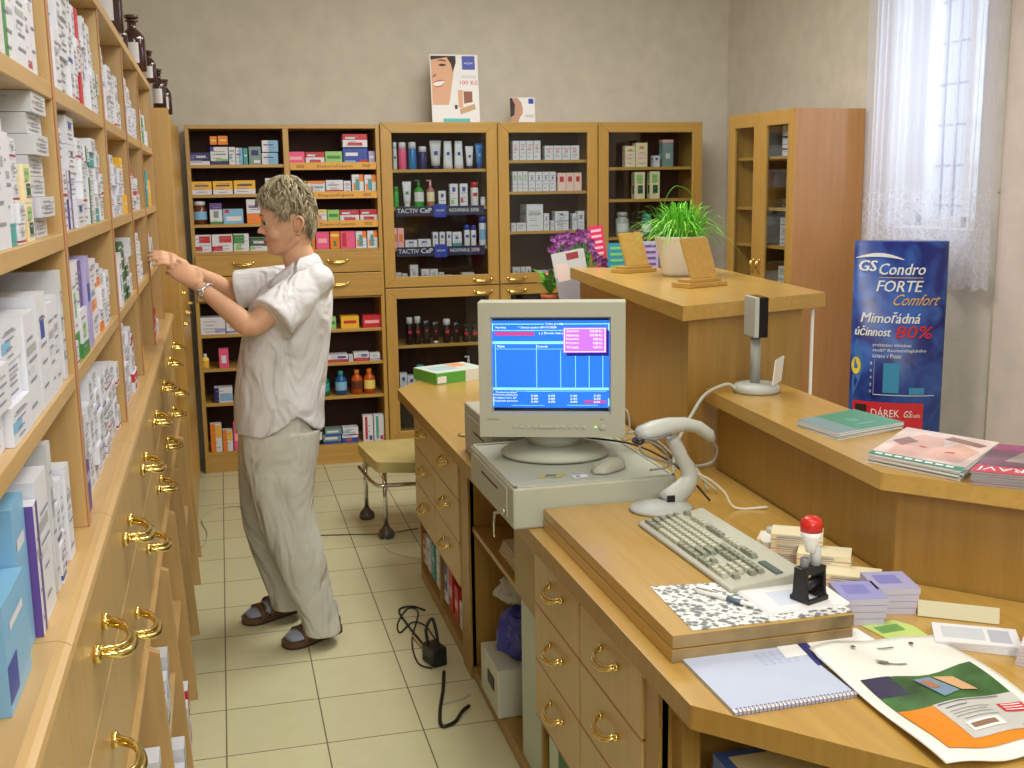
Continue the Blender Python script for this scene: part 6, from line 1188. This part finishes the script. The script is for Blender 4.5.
# facial details
for s in (1, -1):
    e = MB(); e.sphere(hp(.1085, s*.031, .0095), .0120, mat((206, 200, 192), .3), 14, 10); e.sphere(hp(.1150, s*.0355, .0085), .0072, mat((62, 74, 78), .2), 10, 8); e.build('eye', per)
    e = MB(); e.tube([hp(.1205, s*.018, .015), hp(.122, s*.030, .0185), hp(.113, s*.044, .014)], [.002, .0034, .002], mat((196, 146, 118), .5), 8); e.tube([hp(.1222, s*.018, .013), hp(.1235, s*.030, .0155), hp(.1145, s*.046, .0115)], [.0008, .0014, .0008], mat((70, 50, 44), .5), 6); e.build('eyelid', per)
    MB().tube([hp(.131, s*.012, .031), hp(.1315, s*.028, .037), hp(.118, s*.046, .033)], [.0022, .0032, .0014], mat((140, 110, 80), .8), 8, flat=((1, 0, 0), .6)).build('eyebrow', per)
LP_ = mat((188, 104, 96), .4); 
MB().tube([hp(.113, -.02, -.0535), hp(.1225, -.006, -.0500), hp(.1225, .006, -.0500), hp(.113, .02, -.0535)], [.0012, .0042, .0042, .0012], LP_, 8).tube([hp(.112, -.018, -.057), hp(.1205, -.005, -.0610), hp(.1205, .005, -.0610), hp(.112, .018, -.057)], [.0012, .0048, .0048, .0012], LP_, 8).build('lips', per)
for s in (1, -1):
    e = MB(); pts = [hp(.010, s*.075, -.020), hp(.014, s*.078, .0), hp(.014, s*.080, .018), hp(.002, s*.085, .030), hp(-.012, s*.087, .022), hp(-.014, s*.086, .004), hp(-.004, s*.082, -.014), hp(.004, s*.078, -.026)]
    e.tube(smooth_path(pts, 4), .0042, SKIN, 8); e.sphere(hp(.001, s*.077, .003), .020, mat((206, 150, 122), .5), 12, 8, (.75, .28, 1.15)); e.build('ear', per); MB().sphere(hp(.005, s*.083, -.027), .0042, BRASS, 10, 8).build('earring', per)
# hair
H1, H2, H3 = mat((142, 130, 102), .6, name='ash_blonde_hair', noise=.25), mat((176, 166, 140), .55), mat((104, 92, 70), .65)
hc = V((.036, 0, .030))
def sk(az, el):   # az 0 = forward, +90 = near side; el elevation; returns head-space radius point
    f_, s_, z_ = math.cos(el)*math.cos(az), math.cos(el)*math.sin(az), math.sin(el)
    A = .097 if f_ > 0 else .080; Cc = .112 if z_ > 0 else .12
    return V((f_, s_, z_))/math.sqrt((f_/A)**2+(s_/.0775)**2+(z_/Cc)**2)
def hline(az):    # lowest elevation (radians) hair reaches at this azimuth
    a = abs(math.degrees(az)); a = a if a <= 180 else 360-a
    P3 = [(0, 22), (30, 20), (50, 15), (68, 3), (80, -10), (88, -8), (98, 14), (112, 10), (125, -30), (150, -42), (180, -46)]
    for (a0, e0), (a1, e1) in zip(P3[:-1], P3[1:]):
        if a0 <= a <= a1: return math.radians(e0+(e1-e0)*(a-a0)/(a1-a0))
    return 0
hb = MB(); rg = []
for j in range(11):
    r_ = []
    for i in range(40):
        az = -math.pi+2*math.pi*i/40; lo_e = hline(az); el = lo_e+(math.pi/2-lo_e)*(j/10); p_ = sk(az, el); n_ = p_.normalized(); th = .005 if j else .001; th += .008*max(0, n_.z)*(1 if j > 2 else 0); q_ = hc+p_+n_*th; r_.append(hp(q_.x, q_.y, q_.z))
    rg.append(r_)
hb.loft(rg, H1)
R5 = random.Random(21)
for k in range(1100):
    az = R5.uniform(-math.pi, math.pi); lo_e = hline(az); e1 = R5.uniform(lo_e, 1.45); ln = R5.uniform(.22, .5); e0 = min(1.5, e1+ln); sw = R5.uniform(-.22, .22)+.35*math.sin(az*7+e1*5)+(.25 if abs(az) < 1.2 else 0); base = R5.uniform(.003, .010); pts = []
    if R5.random() < .25: e1 = lo_e-R5.uniform(0, .12)
    for t in (0, .35, .7, 1):
        p_ = sk(az+sw*(t-.5)*(1.6 if e0 > 1.2 else 1), e0+(e1-e0)*t); n_ = p_.normalized(); q_ = hc+p_+n_*(base+.010*max(0, n_.z)+.007*math.sin(t*2.2)+R5.uniform(0, .004)); pts.append(hp(q_.x, q_.y, q_.z))
    w_ = R5.uniform(.002, .0042); hb.tube(pts, [w_*.6, w_, w_*.8, w_*.15], (H1, H1, H2, H2, H3)[k % 5], 5, cap=False)
hair = hb.build('hair', per)
# tunic
T = MB(); prof = [(264, 294, 321, .075, .0), (270, 285, 325, .115, .0), (278, 272, 328.5, .160, .0), (288, 260, 331.5, .190, .0), (300, 250.5, 332.5, .205, 0), (318, 245, 332, .198, 0), (338, 241, 330, .190, 0), (360, 237.5, 328, .185, 0), (385, 234.5, 325.5, .19, 0), (405, 233.5, 324, .197, 0)]
NSEG = 48
def tring(py, f_, b_, hw, drop=False, inset=0):
    a = W(f_+inset, py, 4.02); b = W(b_-inset, py, 4.02); c = (a+b)/2; out = []
    for i in range(NSEG):
        t = 2*math.pi*i/NSEG; ct, s_ = math.cos(t), math.sin(t); z = 0
        if drop:    # shirt-tail hem with side notches
            q_ = math.copysign(abs(ct)**.85, ct)-.36; z = -.078*min(1, abs(q_)/(.75 if q_ < 0 else .5))**.75
        p_ = c+V((math.copysign(abs(ct)**.85, ct)*(b-a).x/2, math.copysign(abs(s_)**.9, s_)*(hw-inset*.003), z)); out.append(p_)
    return out
rg = [tring(*p_[:4]) for p_ in prof]; rg.append(tring(406, 233, 323.5, .200, True)); rg.append(tring(404, 233, 323.5, .2, True, 3)); rg.append(tring(395, 236, 322, .19, False, 7)); T.loft(rg, CLOTH)
def sleeve(S, E, t1, r0, r1, r2):
    d = (E-S).normalized(); c = S.lerp(E, t1); limb(T, [(S+V((0.02, 0, .005))-d*.02, r0*.95), (S, r0), (S.lerp(E, t1*.5), (r0+r1)/2)], CLOTH, 20)
    T.tube([S, S.lerp(E, t1*.5), c, c+d*.004, c-d*.02], [r0, (r0+r1)/2, r1, r2, r2*.9], CLOTH, 20)
sleeve(NS+V((.002, .014, -.008)), W(266, 326, 3.79), .84, .066, .088, .087); sleeve(FS+V((.0, 0, 0)), FE, .86, .062, .072, .071)
tun = T.build('tunic', per, fix=True); remesh(tun, .0055, 4)
# collar, placket seam, pocket
cl = MB(); 
for s in (1, -1):
    top_ = [hp(-.040, s*.0, -.098), hp(-.038, s*.040, -.102), hp(.0, s*.066, -.112), hp(.045, s*.060, -.140), hp(.078, s*.024, -.168)]
    bot_ = [hp(-.074, s*.0, -.140), hp(-.068, s*.062, -.144), hp(-.016, s*.108, -.160), hp(.050, s*.100, -.192), hp(.112, s*.066, -.208)]
    a_ = smooth_path(top_, 5); b_ = smooth_path(bot_, 5); mid_ = [(p_+q_)/2+V((0, -s*.006, .010)) for p_, q_ in zip(a_, b_)]
    cl.loft([a_, mid_, b_], CLOTH, cap=False, closed=False)
cl.build('collar', per, solid=.004)
# trousers
Tr = MB()
def leg(spec):
    rr3 = []
    for py, f_, b_, hw, y in spec:
        a = W(f_, py, y); b = W(b_, py, y); c = (a+b)/2; rr3.append([c+V((math.cos(t)*(b-a).x/2, math.sin(t)*hw, 0)) for t in [i*math.pi/14 for i in range(28)]])
    Tr.loft(rr3, PANT)
hips = []
for py, f_, b_, hw in [(392, 240, 319, .172), (415, 239, 320, .180), (435, 238, 320, .185), (455, 239, 318, .18), (470, 243, 312, .16)]:
    a = W(f_, py, 4.02); b = W(b_, py, 4.02); c = (a+b)/2; hips.append([c+V((math.cos(t)*(b-a).x/2, math.sin(t)*hw, 0)) for t in [i*math.pi/16 for i in range(32)]])
Tr.loft(hips, PANT)
nzx = [(430, 242, 321, .10, 3.93), (452, 243, 319, .098, 3.93), (480, 247, 315, .093, 3.93), (505, 254, 314, .088, 3.93), (525, 260, 317, .084, 3.93), (545, 267, 323, .082, 3.93), (565, 276, 327, .08, 3.935), (585, 286, 331, .078, 3.94), (605, 295, 335, .076, 3.94), (622, 302, 339.5, .076, 3.945), (632, 304, 341, .075, 3.945), (631, 308, 337, .060, 3.945), (618, 309, 334, .05, 3.945)]
leg(nzx); leg([(430, 238, 312, .095, 4.11), (455, 237.5, 305, .093, 4.12), (480, 238, 300, .09, 4.13), (505, 240, 297, .086, 4.15), (525, 243, 297, .082, 4.17), (550, 251, 298, .08, 4.19), (575, 261, 300, .078, 4.21), (595, 269, 303, .076, 4.22), (606, 271, 305, .075, 4.23), (605, 276, 300, .060, 4.23), (592, 277, 298, .05, 4.22)])
trs = Tr.build('trousers', per, fix=True); remesh(trs, .006, 4)
# socks and sandals
SOCK = mat((160, 168, 190), .9); LEA = mat((104, 76, 56), .6, noise=.1); SOLE = mat((60, 48, 40), .7)
for Hh, Tt in ((nH, nT), (fH, fT)):
    s_ = MB(); foot(s_, Hh, Tt, SOCK, 1.02); d = (Tt-Hh).normalized(); L = (Tt-Hh).length; s = V((-d.y, d.x, 0)); an = Hh+d*L*.2
    s_.tube([an+V((0, 0, .05)), an+V((0, 0, .12))], [.042, .040], SOCK, 16); s_.build('sock', per, fix=True)
    sd = MB(); ol = []
    for t, w_ in [(-.03, .012), (-.015, .026), (.05, .034), (.2, .036), (.4, .038), (.6, .046), (.8, .050), (.93, .044), (1.02, .028), (1.05, .010)]: ol.append((t, w_))
    out = [Hh+d*L*t+s*w_ for t, w_ in ol]+[Hh+d*L*t-s*w_ for t, w_ in reversed(ol)]
    sd.prism([(p_.x, p_.y) for p_ in out], .0, .009, SOLE); sd.prism([(p_.x, p_.y) for p_ in out], .009, .026, LEA)
    sdo = sd.build('sandal', per, bevel=.003)
    for t0, t1, hh, ww in ((.44, .60, .085, .045), (.66, .80, .066, .050)):
        st_ = MB(); ra = [[Hh+d*L*t+s*math.cos(q)*ww+V((0, 0, .018+math.sin(q)*(hh-.018))) for q in [i*math.pi/12 for i in range(13)]] for t in (t0, (t0+t1)/2, t1)]
        st_.loft(ra, LEA, cap=False, closed=False); st_.build('strap', sdo, solid=.004)
        c_ = Hh+d*L*(t0+t1)/2+s*ww*.62*(-1 if (s.y > 0) else 1)+V((0, 0, .018+(hh-.018)*.80)); MB().box(-.008, .008, -.008, .008, -.002, .004, mat((180, 170, 140), .2, 1)).build('buckle', sdo, loc=c_, rot=(.7, 0, math.atan2(d.y, d.x)))
    ct = MB(); ra = [[Hh+d*L*(.18-.20*math.cos(q))+s*math.sin(q)*.038+V((0, 0, z)) for q in [(-1+2*i/14)*1.9 for i in range(15)]] for z in (.022, .045, .058)]
    ct.loft(ra, LEA, cap=False, closed=False); ct.build('heel_cup', sdo, solid=.004)
# wristwatch / bracelet
dw = (NE-NW_).normalized(); cw = NW_+dw*.018; u1 = dw.cross(V((0, 0, 1))).normalized(); u2 = dw.cross(u1)
wt_ = MB(); SILV = mat((226, 220, 228), .2, .8)
wt_.tube([cw+(u1*math.cos(a)+u2*math.sin(a))*.030 for a in [i*math.pi/12 for i in range(25)]], .0055, SILV, 8, flat=(tuple(dw), 1)); wt_.build('bracelet', per)
wf_ = MB(); wf_.lathe([(.013, 0), (.014, .003), (.012, .005)], SILV, seg=20).build('watch_face', per, loc=cw-u1*.029*(-1 if u1.y < 0 else 1)*1.0, rot=((-(u1 if u1.y > 0 else -u1)).to_track_quat('Z', 'Y').to_euler()[:]))
# red box the hands are taking out
# ---------------------------------------------------------------- keep the 300 largest boxes as objects, the rest as one mass
def px_of(p_):
    d = V(p_)-V((0, 0, H)); w_ = d.dot(FW); return (512+F*d.dot(CR)/w_, 384-F*d.dot(CU)/w_) if w_ > .1 else (9999, 9999)
cand = []
for o in [o for o in SC.objects if o.name.split('.')[0] == 'medicine_box']:
    R3 = Matrix.Rotation(o.rotation_euler.z, 3, 'Z'); cs = [px_of(o.location + R3 @ v.co) for v in list(o.data.vertices)[:8]]
    x0, x1 = max(0, min(c[0] for c in cs)), min(1024, max(c[0] for c in cs)); y0, y1 = max(0, min(c[1] for c in cs)), min(768, max(c[1] for c in cs))
    if x1-x0 < 1 or y1-y0 < 1: bpy.data.objects.remove(o); continue
    cand.append(((x1-x0)*(y1-y0)+(1e6 if o.location.y > 6 or 'drawer cabinet' in o['label'] else 0), o))
cand.sort(key=lambda c: -c[0]); small = [o for _, o in cand[296:]]
if small:
    mb = MB()
    for o in small:
        s0 = len(mb.v); R3 = Matrix.Rotation(o.rotation_euler.z, 3, 'Z')
        for p_ in o.data.polygons:
            b0 = len(mb.v); mb.v += [tuple(o.location + R3 @ o.data.vertices[i].co) for i in p_.vertices]; mb.f.append(tuple(range(b0, b0+len(p_.vertices)))); mb.mi.append(mb.mid(o.data.materials[p_.material_index])); mb.sm.append(False)
        bpy.data.objects.remove(o)
    mb.build('medicine_boxes', label='mass of the smallest pale medicine boxes filling gaps on the far shelves', cat='boxes', kind='stuff')
for o in SC.objects:
    if 'label' in o and len(o['label'].split()) > 16: print('LONG', o.name, o['label'])
